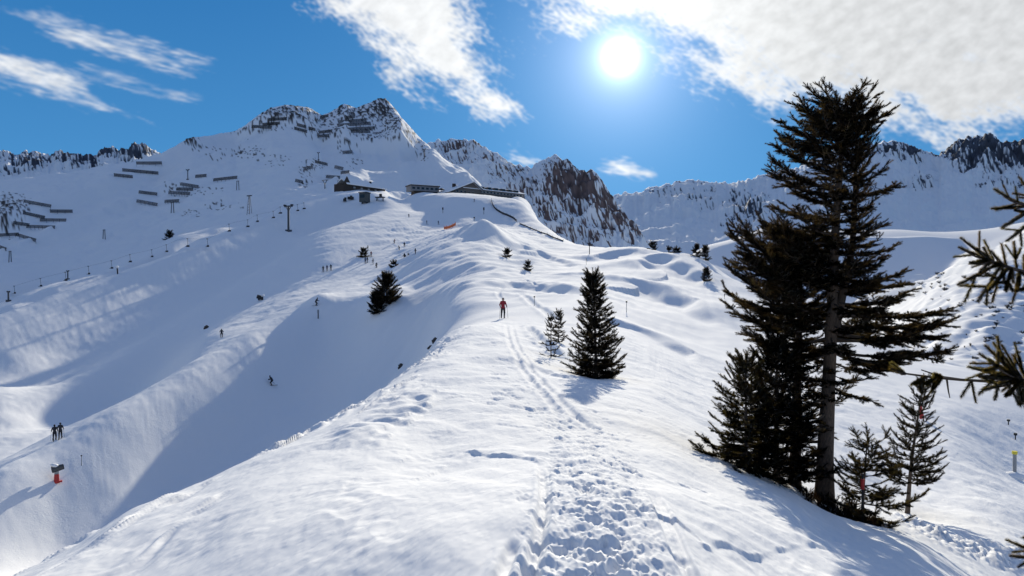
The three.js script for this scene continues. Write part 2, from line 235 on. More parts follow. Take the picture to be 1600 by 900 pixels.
for (let pass = 0; pass < 6; pass++) {
  // what is hidden behind nearer snow is left as it is
  const NA2 = 420, NR2 = 460, hid = new Float32Array(NA2 * NR2);
  for (let i = 0; i < NA2; i++) { const az = -0.72 + (1.44 * i) / (NA2 - 1), sx = Math.sin(az), cz = -Math.cos(az); let m = -9; for (let j = 0; j < NR2; j++) { const r = 4 * Math.exp((Math.log(250) * j) / (NR2 - 1)), x = sx * r, z = cz * r; hid[i * NR2 + j] = m; m = Math.max(m, (baseH(x, z) + rollAt(x, z)) / r); } }
  const next = new Float32Array(NU * NS), state = new Uint8Array(NS);
  for (let iu = 0; iu < NU; iu++) {
    for (let is = 0; is < NS; is++) {
      const [x, z] = gx(iu, is), o = iu * NS + is, y = base[o] + roll[o], d = -z;
      state[is] = 0;
      if (d < 50) continue;
      const px = 800 + (x / d) * F, py = HORIZON - (y / d) * F;
      if (px < -60 || px > 1620) continue;
      const r = Math.hypot(x, z), ia = Math.round(((Math.atan2(x, d) + 0.72) / 1.44) * (NA2 - 1)), jr = Math.round((Math.log(r / 4) / Math.log(250)) * (NR2 - 1));
      if (ia < 0 || ia >= NA2 || jr < 0 || jr >= NR2 || y / r < hid[ia * NR2 + jr] - 0.006) continue;
      state[is] = inside(lit, litB, px, py) ? 1 : inside(shaded, shB, px, py) ? 2 : 0;
    }
    let Mx = -1e9, off = 0, g = 0;
    const G0 = (k) => base[iu * NS + k] - (S0 + k * CELL) * TS;
    for (let is = NS - 1; is >= 0;) {
      let e = is; while (e > 0 && state[e - 1] === state[is]) e--;
      const L = (is - e + 1) * CELL, st = state[is], nextLit = e > 0 && state[e - 1] === 1, entry = Mx, dip = clamp(0.03 * L, 0.15, 1.6);
      let lead = 0;
      if (st !== 2 && e > 0 && state[e - 1] === 2) { let q = e - 1; while (q > 0 && state[q - 1] === 2) q--; lead = clamp(0.5 * Math.max(0, G0(q) - G0(e - 1)), 0, 4); }
      const run = Math.min(L, 3 * lead + 4);
      for (let k = is; k >= e; k--) {
        const o = iu * NS + k, g0 = G0(k), t = (is - k) / Math.max(1, is - e), T = lead * sst(run, 0, (k - e) * CELL);
        if (st === 0 || Mx < -1e8) { off += (T - off) * (1 - Math.exp(-CELL / 9)); g = g0 + off; }
        else if (st === 1) { g += clamp(0.21 + 0.1 * (g0 + T - g), 0.10, 0.8) * CELL; if (g < Mx) g = Math.min(Mx, g + 0.3); off = g - g0; }
        else {
          const want = Math.min(g0 + off, entry - dip * Math.sin(Math.PI * Math.min(1, t + 0.02)) - 0.02);
          g = lerp(want, entry - dip * Math.sin(Math.PI * t), nextLit ? sst(0.35, 1, t) : 0); off = (g - g0) * (nextLit ? 1 : Math.exp(-CELL / 60));
        }
        Mx = Math.max(Mx, g);
        next[o] = clamp(g - g0, -12, 12);
      }
      is = e - 1;
    }
  }
  // soften the seams between neighbouring lines, most across them
  const tmp = new Float32Array(NU * NS);
  for (let rep = 0; rep < 2; rep++) {
    for (let i = 0; i < NU; i++) for (let j = 0; j < NS; j++) { let s = 0, w = 0; const wid0 = U0 + i * CELL < -10 ? 3 : 2, wid = wid0; for (let k = -wid; k <= wid; k++) { const ii = i + k; if (ii < 0 || ii >= NU) continue; const q = wid + 1 - Math.abs(k); s += q * next[ii * NS + j]; w += q; } tmp[i * NS + j] = s / w; }
    for (let i = 0; i < NU; i++) for (let j = 0; j < NS; j++) { let s = 0, w = 0; for (let k = -1; k <= 1; k++) { const jj = j + k; if (jj < 0 || jj >= NS) continue; const q = 2 - Math.abs(k); s += q * tmp[i * NS + jj]; w += q; } next[i * NS + j] = s / w; }
  }
  if (pass === 5) for (let rep = 0; rep < 2; rep++) {   // wind has evened the snow out across the fall of the light
    for (let i = 0; i < NU; i++) { const wid1 = U0 + i * CELL < -10 ? 3 : 0; for (let j = 0; j < NS; j++) { const wid = wid1 ? 5 : 0, part_ = sst(76, 118, S0 + j * CELL); let q = 0, w = 0; for (let k = -wid; k <= wid; k++) { const ii = clamp(i + k, 0, NU - 1), c = wid + 1 - Math.abs(k); q += c * next[ii * NS + j]; w += c; } tmp[i * NS + j] = lerp(next[i * NS + j], q / w, part_); } }
    next.set(tmp);
  }
  for (let i = 0; i < NU; i++) for (let j = 0; j < NS; j++) { const [, z] = gx(i, j); roll[i * NS + j] = lerp(roll[i * NS + j], next[i * NS + j] * sst(46, 62, -z) * sst(0, 30, NS - 1 - j) * sst(0, 20, i) * sst(0, 20, NU - 1 - i), pass % 5 ? 0.4 : 1); }
}

// ---------------------------------------------------------------- the snow surface with its wind crust, tracks and trodden trail
const smoothY = (x, z) => baseH(x, z) + rollAt(x, z);
function hit(px, py, from = 2.5) {                   // the first snow along a line of sight
  const X = (px - 800) / F, Y = (HORIZON - py) / F;
  let d = from, last = d;
  for (; d < 1330; d *= 1.006) { if (smoothY(X * d, -d) >= Y * d) break; last = d; }
  if (d >= 1330) return null;
  for (let k = 0; k < 18; k++) { const m = (last + d) / 2; if (smoothY(X * m, -m) >= Y * m) d = m; else last = m; }
  return d;
}
const smoothed = (P) => (P.length < 3 ? P : new THREE.CatmullRomCurve3(P.map(([x, z]) => new THREE.Vector3(x, 0, z))).getPoints(P.length * 5).map((v) => [v.x, v.z]));
const trace = (l, from) => l.map(([px, py]) => { const d = hit(px, py, from); return d ? [(px - 800) / F * d, -d] : null; }).filter(Boolean);
const boxed = (P, pad) => { const b = bx(P); return [b[0] - pad, b[1] + pad, b[2] - pad, b[3] + pad]; };
const hits = (b, x, y) => x > b[0] && x < b[1] && y > b[2] && y < b[3];
function signedLine(P, x, y) { let best = 1e9, side = 0, end = 0; for (let i = 0; i < P.length - 1; i++) { const a = P[i], b = P[i + 1], dx = b[0] - a[0], dy = b[1] - a[1], t = clamp(((x - a[0]) * dx + (y - a[1]) * dy) / (dx * dx + dy * dy), 0, 1), d = Math.hypot(x - a[0] - t * dx, y - a[1] - t * dy); if (d < best) { best = d; side = Math.sign((x - a[0]) * dy - (y - a[1]) * dx); end = (i + t) / (P.length - 1); } } return [best, side, end]; }

// the trodden trail
const trail = trace([[940, 960], [938, 900], [935, 840], [932, 790], [930, 750], [928, 715], [922, 690], [905, 668], [888, 650], [872, 632], [850, 600], [826, 570], [806, 540], [796, 518], [790, 502], [784, 470], [790, 452]]), trailB = boxed(trail, 1.6);
const pits = []; {
  const R = rng(5);
  for (let i = 0; i < 520; i++) { const t = Math.pow(R(), 1.25) * 0.62, q = t * (trail.length - 1), k = Math.floor(q), a = trail[k], b = trail[k + 1], f = q - k, w = 0.36 + 0.03 * Math.hypot(a[0], a[1]); pits.push([lerp(a[0], b[0], f) + (R() + R() - 1) * w * 1.25, lerp(a[1], b[1], f) + (R() - 0.5) * 0.4, 0.04 + 0.03 * R(), 0.07 + 0.07 * R(), (R() - 0.5) * 1.6, 0.008 + 0.019 * R()]); }
  for (const [px, py] of [[1000, 803], [905, 758], [985, 735], [1070, 758], [1095, 765], [862, 772], [875, 850], [1150, 755]]) { const p = trace([[px, py]])[0]; if (p) pits.push([p[0], p[1], 0.08, 0.13, 0, 0.045]); }
  for (let i = 0; i < 60; i++) { const p = trace([[lerp(760, 850, R()), lerp(505, 640, R())]])[0]; if (p) pits.push([p[0], p[1], 0.12, 0.2, 0, 0.03]); }   // prints beside the path farther on
}
const pitGrid = new Map();
pits.forEach((p, i) => { const R = 0.5; for (let a = Math.floor((p[0] - R) / 0.5); a <= Math.floor((p[0] + R) / 0.5); a++) for (let b = Math.floor((p[1] - R) / 0.5); b <= Math.floor((p[1] + R) / 0.5); b++) { const k = a * 4096 + b; if (!pitGrid.has(k)) pitGrid.set(k, []); pitGrid.get(k).push(p); } });
// grooves left by skis and sledges: [line, half width, depth]
const grooves = [
  [[[842, 716], [847, 745], [848, 775], [842, 815], [833, 860], [820, 905], [800, 960]], 0.035, 0.05],
  [[[850, 716], [856, 745], [857, 775], [852, 815], [845, 860], [834, 905], [818, 960]], 0.03, 0.03],
  [[[806, 832], [795, 862], [778, 905], [755, 960]], 0.04, 0.05],
  [[[1014, 768], [1028, 800], [1042, 835], [1058, 870], [1074, 905], [1105, 960]], 0.035, 0.05],
  [[[1022, 772], [1040, 806], [1058, 845], [1084, 905], [1115, 960]], 0.03, 0.04],
  [[[800, 505], [806, 530], [825, 565], [856, 605], [890, 640], [925, 665]], 0.10, 0.06],
  [[[790, 503], [795, 530], [812, 568], [842, 608], [874, 642]], 0.10, 0.06],
  [[[786, 470], [778, 458], [788, 446], [815, 440], [840, 446]], 0.25, 0.12],
  [[[812, 455], [835, 475], [870, 500]], 0.35, 0.2], [[[822, 510], [848, 535], [872, 556]], 0.25, 0.22],
].map(([l, w, h]) => { const P = smoothed(trace(l)); return [P, w, h, boxed(P, w * 5 + 0.3)]; });
// little wind-cut edges: a lip facing the walker [line, height, reach behind the lip]
const lips = [
  [[[722, 704], [760, 711], [800, 714], [836, 719], [846, 726]], 0.13, 1.4],
  [[[772, 664], [800, 668], [830, 672]], 0.05, 0.5],
  [[[1086, 848], [1104, 864], [1118, 848], [1150, 858], [1172, 868], [1210, 864], [1270, 862], [1330, 872], [1400, 890]], 0.09, 0.8],
  [[[1060, 776], [1090, 790], [1115, 796]], 0.04, 0.4], [[[1110, 800], [1150, 806], [1200, 822]], 0.03, 0.4],
  [[[1050, 755], [1075, 760], [1100, 770]], 0.06, 0.4], [[[530, 772], [546, 752], [570, 745]], 0.05, 0.5], [[[640, 748], [670, 738], [700, 722]], 0.05, 0.6], [[[585, 700], [640, 660], [700, 625], [735, 622]], 0.16, 0.9],
  [[[600, 735], [625, 722], [650, 715]], 0.05, 0.5], [[[560, 700], [620, 660], [660, 640], [690, 612], [715, 600]], 0.12, 0.8],
].map(([l, h, w]) => { const P = smoothed(trace(l)); return [P, h, w, boxed(P, w * 2)]; });
// wind-drifted banks with a sharp edge on the walker's side: [line, height, width of the drop, width behind]
const banks = [
  [[[950, 440], [975, 440], [998, 443], [1042, 455], [1075, 468], [1112, 490], [1150, 520]], 3.0, 4.5, 12],
  [[[975, 424], [990, 413], [1011, 405], [1038, 402], [1075, 415], [1112, 440], [1140, 460]], 3.4, 5, 14],
  [[[915, 408], [935, 402], [960, 396], [989, 393], [1006, 399]], 2.8, 5, 14],
  [[[858, 445], [880, 449], [909, 456], [930, 464]], 1.8, 2.6, 8],
  [[[940, 497], [962, 502], [989, 509], [1042, 531], [1087, 558], [1120, 580]], 0.9, 1.6, 6],
  [[[822, 389], [840, 394], [860, 400], [890, 410], [920, 421]], 1.6, 3, 9], [[[880, 432], [905, 431], [935, 434]], 0.8, 2, 6],
  [[[820, 505], [838, 520], [856, 540], [872, 556]], 0.35, 0.7, 2.5], [[[855, 575], [880, 592], [905, 600]], 0.25, 0.5, 2],
].map(([l, h, a, b]) => { const P = smoothed(trace(l)); return [P, h, a, b, boxed(P, b * 1.6)]; });
const chop = [[-60, 500, 240, 455], [0, 0, 0, 0]];
const flankStart = -2.1;
const mounds = [];
const lumpZone = [[1360, 800], [1420, 800], [1480, 830], [1600, 850], [1700, 900], [1600, 910], [1520, 880], [1430, 840]];
// rock outcrops of the mountain: [px, py, half width, half height, strength]
const outcrops = [[450, 178, 62, 16, .9], [500, 190, 30, 10, .7], [420, 190, 40, 14, .6], [597, 172, 24, 22, 1.25], [545, 176, 34, 14, .9], [570, 178, 30, 14, .9], [612, 190, 22, 22, .8], [520, 205, 40, 16, .45], [590, 205, 40, 14, .55], [640, 205, 16, 22, .5], [655, 225, 14, 12, .45], [385, 205, 22, 8, .5], [298, 223, 12, 8, 1.3], [306, 232, 14, 7, .7], [385, 238, 26, 8, .6], [545, 225, 14, 5, .8], [575, 216, 10, 6, .9], [550, 232, 20, 8, .4], [16, 325, 26, 18, .9], [8, 345, 20, 22, 1.0], [30, 318, 12, 8, .9], [6, 312, 14, 5, .8], [40, 330, 10, 6, .6], [490, 258, 16, 8, .6], [480, 268, 14, 8, .55], [475, 285, 12, 6, .5], [300, 334, 14, 6, .55], [350, 320, 30, 6, .45], [270, 290, 14, 10, .5], [310, 300, 40, 10, .25], [430, 250, 30, 10, .25], [360, 240, 40, 10, .3], [555, 255, 10, 6, .5], [610, 315, 8, 4, .0], [660, 240, 8, 10, .5]];
let rockHere = 0, soilHere = 0;
const soilAt = trace([[1312, 800]])[0];
function detail(x, z, r) {
  rockHere = 0; soilHere = 0;
  const d = -z; let h = 0;
  if (d < 0.5) return 0.03 * fbm(nA, x * 0.6, z * 0.6, 3);
  const px = 800 + (x / d) * F;
  if (r < 70) {
    const near = 1 - sst(48, 70, r);
    // soft swells and a fine crust everywhere
    h += near * (0.05 * fbm(nA, x * 0.32 + 3, z * 0.2, 3) + 0.006 * fbm(nB, x * 1.9, z * 0.9, 3) * sst(60, 20, r));
    // wind-carved flutes on the flank to the valley side, in patches
    const fl = sst(-1.6, -3.0, x + 0.6 * nC(z * 0.12, 4)) * sst(4, 9, d), patch = sst(-0.15, 0.5, fbm(nC, x * 0.55 + 2, z * 0.11, 3) + 0.35 * sst(12, 22, d)) * (0.35 + 0.65 * sst(-2.4, -3.4, x));
    if (fl > 0) { const a = x - 0.17 * z * -1, w = a + 0.12 * nA(x * 1.2, z * 0.5); h += 1.7 * near * fl * patch * (0.10 * (0.5 - Math.abs(nB(w * 1.5, z * 0.16))) + 0.055 * (0.4 - Math.abs(nA(w * 3.2 + 9, z * 0.4))) + 0.03 * nC(w * 6, z * 1.3)); }
    // small scattered wind scallops on the top
    const sc = sst(0.15, 0.6, fbm(nB, x * 0.5 + 7, z * 0.4 - 3, 2)) * (1 - 0.6 * fl);
    { const w = x + 0.2 * z; h += near * sc * (0.016 * (0.4 - Math.abs(nA(w * 2.1 + 0.3 * nB(x, z), z * 0.8 - x * 0.5))) + 0.007 * nC(w * 6, z * 3)); }
    // ski lines down the piste side
    const rs = sst(3.5, 8, x) * sst(14, 22, d);
    if (rs > 0) { const w = x + 0.18 * z; h += near * rs * (0.035 * nB(w * 0.9, z * 0.035) + 0.03 * Math.abs(nA(w * 2.3 + 5, z * 0.06)) + 0.012 * nC(x * 1.6, z * 1.6)); }
  }
  if (hits(trailB, x, z)) {
    const [q, , e] = signedLine(trail, x, z), w = 0.36 + 0.028 * r, m = sst(w * 1.25, w * 0.7, q + 0.14 * nA(x * 2.2, z * 2.2) * w) * (e < 0.45 ? 1 : lerp(1, 0.25, sst(0.45, 0.7, e)));
    if (m > 0) h += 0.8 * m * (-0.022 + 0.010 * fbm(nB, x * 2.6, z * 2.2, 2) + 0.014 * Math.abs(nA(x * 5.2 + 0.3 * nB(x * 6, z * 6), z * 4.4)) + 0.012 * Math.abs(nC(x * 11, z * 8.5)) + 0.006 * nB(x * 22, z * 16));
    const pit = pitGrid.get(Math.floor(x / 0.5) * 4096 + Math.floor(z / 0.5));
    if (pit) for (const [a, b, ra, rb, tw, dp] of pit) { const ux = x - a, uz = z - b, c = Math.cos(tw), s = Math.sin(tw), e2 = ((ux * c + uz * s) / ra) ** 2 + ((uz * c - ux * s) / rb) ** 2; if (e2 < 6) { const e3 = Math.max(0, e2 * (1 + 0.5 * nC(x * 11, z * 9)) + 0.25 * nB(x * 17, z * 15)); h += -dp * Math.exp(-e3 * e3 * 0.9) + dp * 0.12 * Math.exp(-((Math.sqrt(e3) - 1.4) ** 2) * 8); } }
  }
  if (r > 24 && r < 330) for (const [P, hh, wn, wf, b] of banks) if (hits(b, x, z)) { const [q, side, e] = signedLine(P, x, z), fade = sst(0, 0.16, e) * sst(1, 0.8, e), w = Math.max(0, q + 0.10 * wf * nA(x * 0.7 / wf, z * 0.7 / wf)); h += fade * hh * (0.62 + 0.15 * nC(x * 0.5 / wf + 3, z * 0.5 / wf)) * (side > 0 ? 0.55 * (1 - sst(0, wf, w)) : w < wn ? lerp(0.55, -0.45, sst(0, wn, w)) : -0.45 * (1 - sst(wn, wn + wf * 1.4, w))); }
  if (r < 130) {
    for (const [P, w, dp, b] of grooves) if (hits(b, x, z)) { const [q, , e] = signedLine(P, x, z), fd = sst(0, 0.2, e); if (q < w * 5) h += fd * (-dp * Math.exp(-((q / w) ** 4)) + dp * 0.3 * Math.exp(-(((q - w * 1.9) / (w * 0.8)) ** 2))); }
    for (const [P, hh, w, b] of lips) if (hits(b, x, z)) { const [q, side, e] = signedLine(P, x, z), fade = sst(0, 0.12, e) * sst(1, 0.85, e); const j = hh * 0.36 * clamp(0.7 + 0.7 * nA(x * 1.3, z * 1.3), 0.1, 1.2); if (side > 0) h += fade * j * (1 - sst(0, w * 1.8, q)); else h += fade * j * (1 - sst(0, hh * 0.45, q + 0.01 * nB(x * 9, z * 9))); }
  }
  if (r > 10 && r < 22 && px > 1150) {                 // bare earth and litter kept free of snow under the boughs
    const ax = x - soilAt[0], az = z - soilAt[1], u = (ax * 0.95 + az * 0.3) / 0.85, v = (-ax * 0.3 + az * 0.95) / 0.42, q = Math.hypot(u, v) + 0.35 * fbm(nA, x * 2.5, z * 2.5, 3);
    soilHere = sst(1.02, 0.94, q); h -= 0.10 * sst(1.3, 0.7, q) - soilHere * 0.03 * nB(x * 7, z * 7);
  }
  if (r > 12 && r < 40 && px > 1300) {
    const py = HORIZON - (smoothY(x, z) / d) * F;
    if (inPoly(lumpZone, px, py)) { const e = sst(0, 14, polyDist(lumpZone, px, py)); h += e * (0.13 * Math.max(0, nB(x * 1.3, z * 1.3)) + 0.09 * Math.abs(nA(x * 2.9, z * 2.9)) + 0.04 * nC(x * 6, z * 6)); }
  }
  for (const [a, b, w, hh, l] of mounds) { const q = ((x - a) / w) ** 2 + ((z - b) / l) ** 2; if (q < 6) h += hh * Math.exp(-q); }
  if (r > 50 && r < 520) {
    const far = sst(50, 80, r) * (1 - sst(420, 520, r)), right = sst(830, 900, px), mid = sst(560, 640, px) * (1 - right), left = 1 - sst(560, 640, px);
    h += far * 0.10 * fbm(nA, x * 0.055, z * 0.05, 3);
    h += far * left * sst(60, 90, r) * (0.030 * nA(x * 0.42, z * 0.36) + 0.022 * Math.abs(nB(x * 0.9 + z * 0.3, z * 0.5))) * (1 - sst(230, 330, r));
    h += far * left * (0.075 * fbm(nB, x * 0.13, z * 0.10, 3, 0.6) * (0.5 + 0.5 * sst(-0.2, 0.4, nC(x * 0.012, z * 0.012))) + 0.035 * Math.abs(nC(x * 0.42, z * 0.28)));
    if (mid > 0) { const w = x * 0.9 + z * 0.42; h += far * mid * (0.75 * (0.4 - Math.abs(nB(w * 0.085, z * 0.02 + 3))) + 0.28 * nA(w * 0.21, z * 0.05) + 0.12 * nC(w * 0.5, z * 0.14)) * sst(70, 100, r) * (1 - 0.7 * sst(280, 330, r)); }
    if (right > 0) { const w = x + 0.2 * z; h += far * right * (0.22 * nB(w * 0.11, z * 0.03) + 0.07 * nA(w * 0.5, z * 0.05)); }
    if (px > 1380 && r > 110) h += sst(1380, 1450, px) * (0.9 * Math.abs(nB(x * 0.05, z * 0.05)) + 0.5 * nA(x * 0.13, z * 0.13)) * sst(110, 150, r);
  }
  if (r > 380 && px < 830) {
    const m = sst(380, 520, r), py = HORIZON - (smoothY(x, z) / d) * F;
    h += m * (2.0 * fbm(nA, x * 0.014, z * 0.011, 3) + 0.7 * fbm(nB, x * 0.06, z * 0.05, 3));
    let k = 0;
    for (const [a, b, w, hh, s] of outcrops) { const q = ((px - a) / w) ** 2 + ((py - b) / hh) ** 2; if (q < 4) k = Math.max(k, s * Math.exp(-q * 0.9)); }
    const n = fbm(nC, px * 0.11 - py * 0.05, py * 0.2 + px * 0.03, 4, 0.66), v = k < 0.1 ? -1 : k * 0.78 + n * 0.55 - 0.58;
    rockHere = sst(-0.02, 0.08, v);
    if (k > 0.3) h += sst(0.3, 0.9, k) * sst(-0.25, 0.3, v) * (0.6 + 1.4 * Math.abs(nA(x * 0.05, z * 0.05)) + 0.7 * nB(x * 0.12, z * 0.12));
  }
  return h;
}
function groundY(x, z) { const r = Math.hypot(x, z); return smoothY(x, z) + detail(x, z, r); }
const crust = (() => {                                // wind crust, tiles every six metres
  const W = 1024, a = new Uint8Array(W * W), R = rng(71), per = (cells, sx) => { const g = new Float32Array(cells * cells); for (let i = 0; i < g.length; i++) g[i] = R(); return (u, v) => { const x = u * cells, y = v * cells * sx, i = Math.floor(x), j = Math.floor(y), fx = x - i, fy = y - j, s = fx * fx * (3 - 2 * fx), t = fy * fy * (3 - 2 * fy), c = (p, q) => g[(((q % cells) + cells) % cells) * cells + (((p % cells) + cells) % cells)]; return lerp(lerp(c(i, j), c(i + 1, j), s), lerp(c(i, j + 1), c(i + 1, j + 1), s), t); }; };
  const n1 = per(14, 1), n2 = per(36, 1), n3 = per(90, 1), n4 = per(220, 1), n5 = per(6, 1);
  for (let y = 0; y < W; y++) for (let x = 0; x < W; x++) { const u = x / W, v = y / W, m = n5(u, v), r = 1 - Math.abs(2 * n2(u, v) - 1); a[y * W + x] = 255 * clamp(0.34 * n1(u, v) + 0.26 * r * m + 0.22 * n3(u, v) * (0.4 + m) + 0.12 * n4(u, v), 0, 1); }
  const t = new THREE.DataTexture(a, W, W, THREE.RedFormat); t.wrapS = t.wrapT = THREE.RepeatWrapping; t.magFilter = t.minFilter = THREE.LinearFilter; t.needsUpdate = true; return t;
})();
const snow = new THREE.MeshPhysicalMaterial({ color: 0xffffff, vertexColors: true, roughness: 0.95, specularIntensity: 0.12, bumpMap: crust, bumpScale: 0.026 });
const farSnow = new THREE.MeshPhysicalMaterial({ color: 0xffffff, vertexColors: true, roughness: 0.95, specularIntensity: 0.12 });
const SNOWC = [0.82, 0.825, 0.83], ROCKC = [0.075, 0.068, 0.065];
const colorAt = (k, n) => SNOWC.map((c, i) => lerp(c, ROCKC[i] * (1 + 0.35 * n), k));
{
  const azs = [], rs = [];
  const fine = 0.645, nf = 900;
  for (let i = 0; i <= nf; i++) azs.push(-fine + (2 * fine * i) / nf);
  for (let a = fine + 0.004, s = 0.004; a < Math.PI; s *= 1.12, a += s) { azs.push(a); azs.unshift(-a); }
  azs.unshift(-Math.PI); azs.push(Math.PI);
  for (let r = 0.25; r < 1340;) { rs.push(r); r *= 1 + (r < 2.6 ? 0.08 : r < 45 ? 0.006 : r < 420 ? 0.0075 : 0.006); }
  const nA_ = azs.length, nR = rs.length, pos = new Float32Array(nA_ * nR * 3), col = new Float32Array(nA_ * nR * 3), uv = new Float32Array(nA_ * nR * 2), idx = new Uint32Array((nA_ - 1) * (nR - 1) * 6);
  for (let j = 0, o = 0; j < nR; j++) for (let i = 0; i < nA_; i++, o += 3) { const x = Math.sin(azs[i]) * rs[j], z = -Math.cos(azs[i]) * rs[j]; pos[o] = x; pos[o + 1] = groundY(x, z); pos[o + 2] = z; uv[o / 3 * 2] = (x * 0.975 + z * 0.22) / 5; uv[o / 3 * 2 + 1] = (z * 0.975 - x * 0.22) / 13; const c = rockHere ? colorAt(rockHere, nB(x * 0.2, z * 0.2)) : soilHere ? SNOWC.map((q, i) => lerp(q, [0.06, 0.04, 0.026][i] * (1 + 0.5 * nC(x * 9, z * 9)), soilHere)) : SNOWC; col[o] = c[0]; col[o + 1] = c[1]; col[o + 2] = c[2]; }
  for (let j = 0, o = 0; j < nR - 1; j++) for (let i = 0; i < nA_ - 1; i++) { const a = j * nA_ + i, b = a + 1, c = a + nA_, d = c + 1; idx[o++] = a; idx[o++] = b; idx[o++] = c; idx[o++] = b; idx[o++] = d; idx[o++] = c; }
  const g = new THREE.BufferGeometry();
  g.setAttribute('position', new THREE.BufferAttribute(pos, 3)); g.setAttribute('color', new THREE.BufferAttribute(col, 3)); g.setAttribute('uv', new THREE.BufferAttribute(uv, 2)); g.setIndex(new THREE.BufferAttribute(idx, 1)); g.computeVertexNormals();
  tag(mesh('snow_terrain', g, snow, scene), null, null, null, 'structure');
}

// ---------------------------------------------------------------- mountains beyond: a crest line, a face towards the valley and a back
function mountain(name, crest, foot, dCrest, dFoot, opt) {
  const { step = 1.6, rows = 150, hollow = 1.3, rough = 1, rock, rockColor = ROCKC, jag = 2, seed = 0 } = opt;
  const x0 = crest[0][0], x1 = crest[crest.length - 1][0], nc = Math.ceil((x1 - x0) / step), back = Math.round(rows * 0.25), nR = rows + back, pos = new Float32Array((nc + 1) * nR * 3), col = new Float32Array((nc + 1) * nR * 3), idx = [];
  for (let i = 0; i <= nc; i++) {
    const px = x0 + ((x1 - x0) * i) / nc, X = (px - 800) / F;
    const pyc = along(crest, px) + jag * fbm(nB, px * 0.06 + seed, seed, 4, 0.6), pyf = along(foot, px);
    for (let j = 0; j < nR; j++) {
      const t = Math.min(1, j / (rows - 1)), b = j < rows ? 0 : (j - rows + 1) / back;
      const d = (b ? dCrest * (1 + 0.22 * b) : lerp(dFoot, dCrest, t)), Yc = (HORIZON - pyc) / F, Yf = (HORIZON - pyf) / F;
      let y = b ? Yc * dCrest - b * Math.abs(Yc - Yf) * dCrest * 0.9 - dCrest * 0.03 * b : lerp(Yf * dFoot, Yc * dCrest, Math.pow(t, hollow));
      const x = X * d, z = -d, py = b ? pyc : HORIZON - (y / d) * F, k = b ? 0.7 : rock(px, py, pyc, t);
      const amp = rough * dCrest * 0.0042 * (1 - sst(0.9, 1, t) * 0.75) * sst(0, 0.1, t), w = 900 / dCrest;
      const fl = x * 0.02 * w, rg = ridged(nA, fl + z * 0.006 * w + seed, z * 0.011 * w, 5, 0.55);
      y += amp * (rg * (0.24 + 1.1 * clamp(k, 0, 1)) + 0.6 * fbm(nC, x * 0.012 * w + seed, z * 0.012 * w, 4));
      const su = px * 0.15 - py * 0.11, sv = (px * 0.5 + py) * 0.045;      // ribs and gullies slant down the face
      const v = k * 1.1 + (0.62 * fbm(nB, su + seed, sv, 3, 0.55) + 0.22 * nC(px * 0.35 + seed, py * 0.4)) * clamp(0.35 + k, 0, 1) - 0.55 - 0.2 * rg;
      const kk = sst(-0.03, 0.07, v), n = nC(x * 0.1 * w, z * 0.1 * w), o = (j * (nc + 1) + i) * 3;
      pos[o] = x; pos[o + 1] = y; pos[o + 2] = z;
      for (let c = 0; c < 3; c++) col[o + c] = lerp(SNOWC[c], rockColor[c] * (1 + 0.4 * n), kk);
    }
  }
  for (let j = 0; j < nR - 1; j++) for (let i = 0; i < nc; i++) { const a = j * (nc + 1) + i, b = a + 1, c = a + nc + 1, d = c + 1; idx.push(a, b, c, b, d, c); }
  const g = new THREE.BufferGeometry();
  g.setAttribute('position', new THREE.BufferAttribute(pos, 3)); g.setAttribute('color', new THREE.BufferAttribute(col, 3)); g.setIndex(idx); g.computeVertexNormals();
  return tag(mesh(name, g, farSnow, scene), null, null, null, 'structure');
}
const spots = (list) => (px, py) => { let k = 0; for (const [a, b, w, h, s] of list) { const q = ((px - a) / w) ** 2 + ((py - b) / h) ** 2; if (q < 5) k = Math.max(k, s * Math.exp(-q * 0.8)); } return k; };
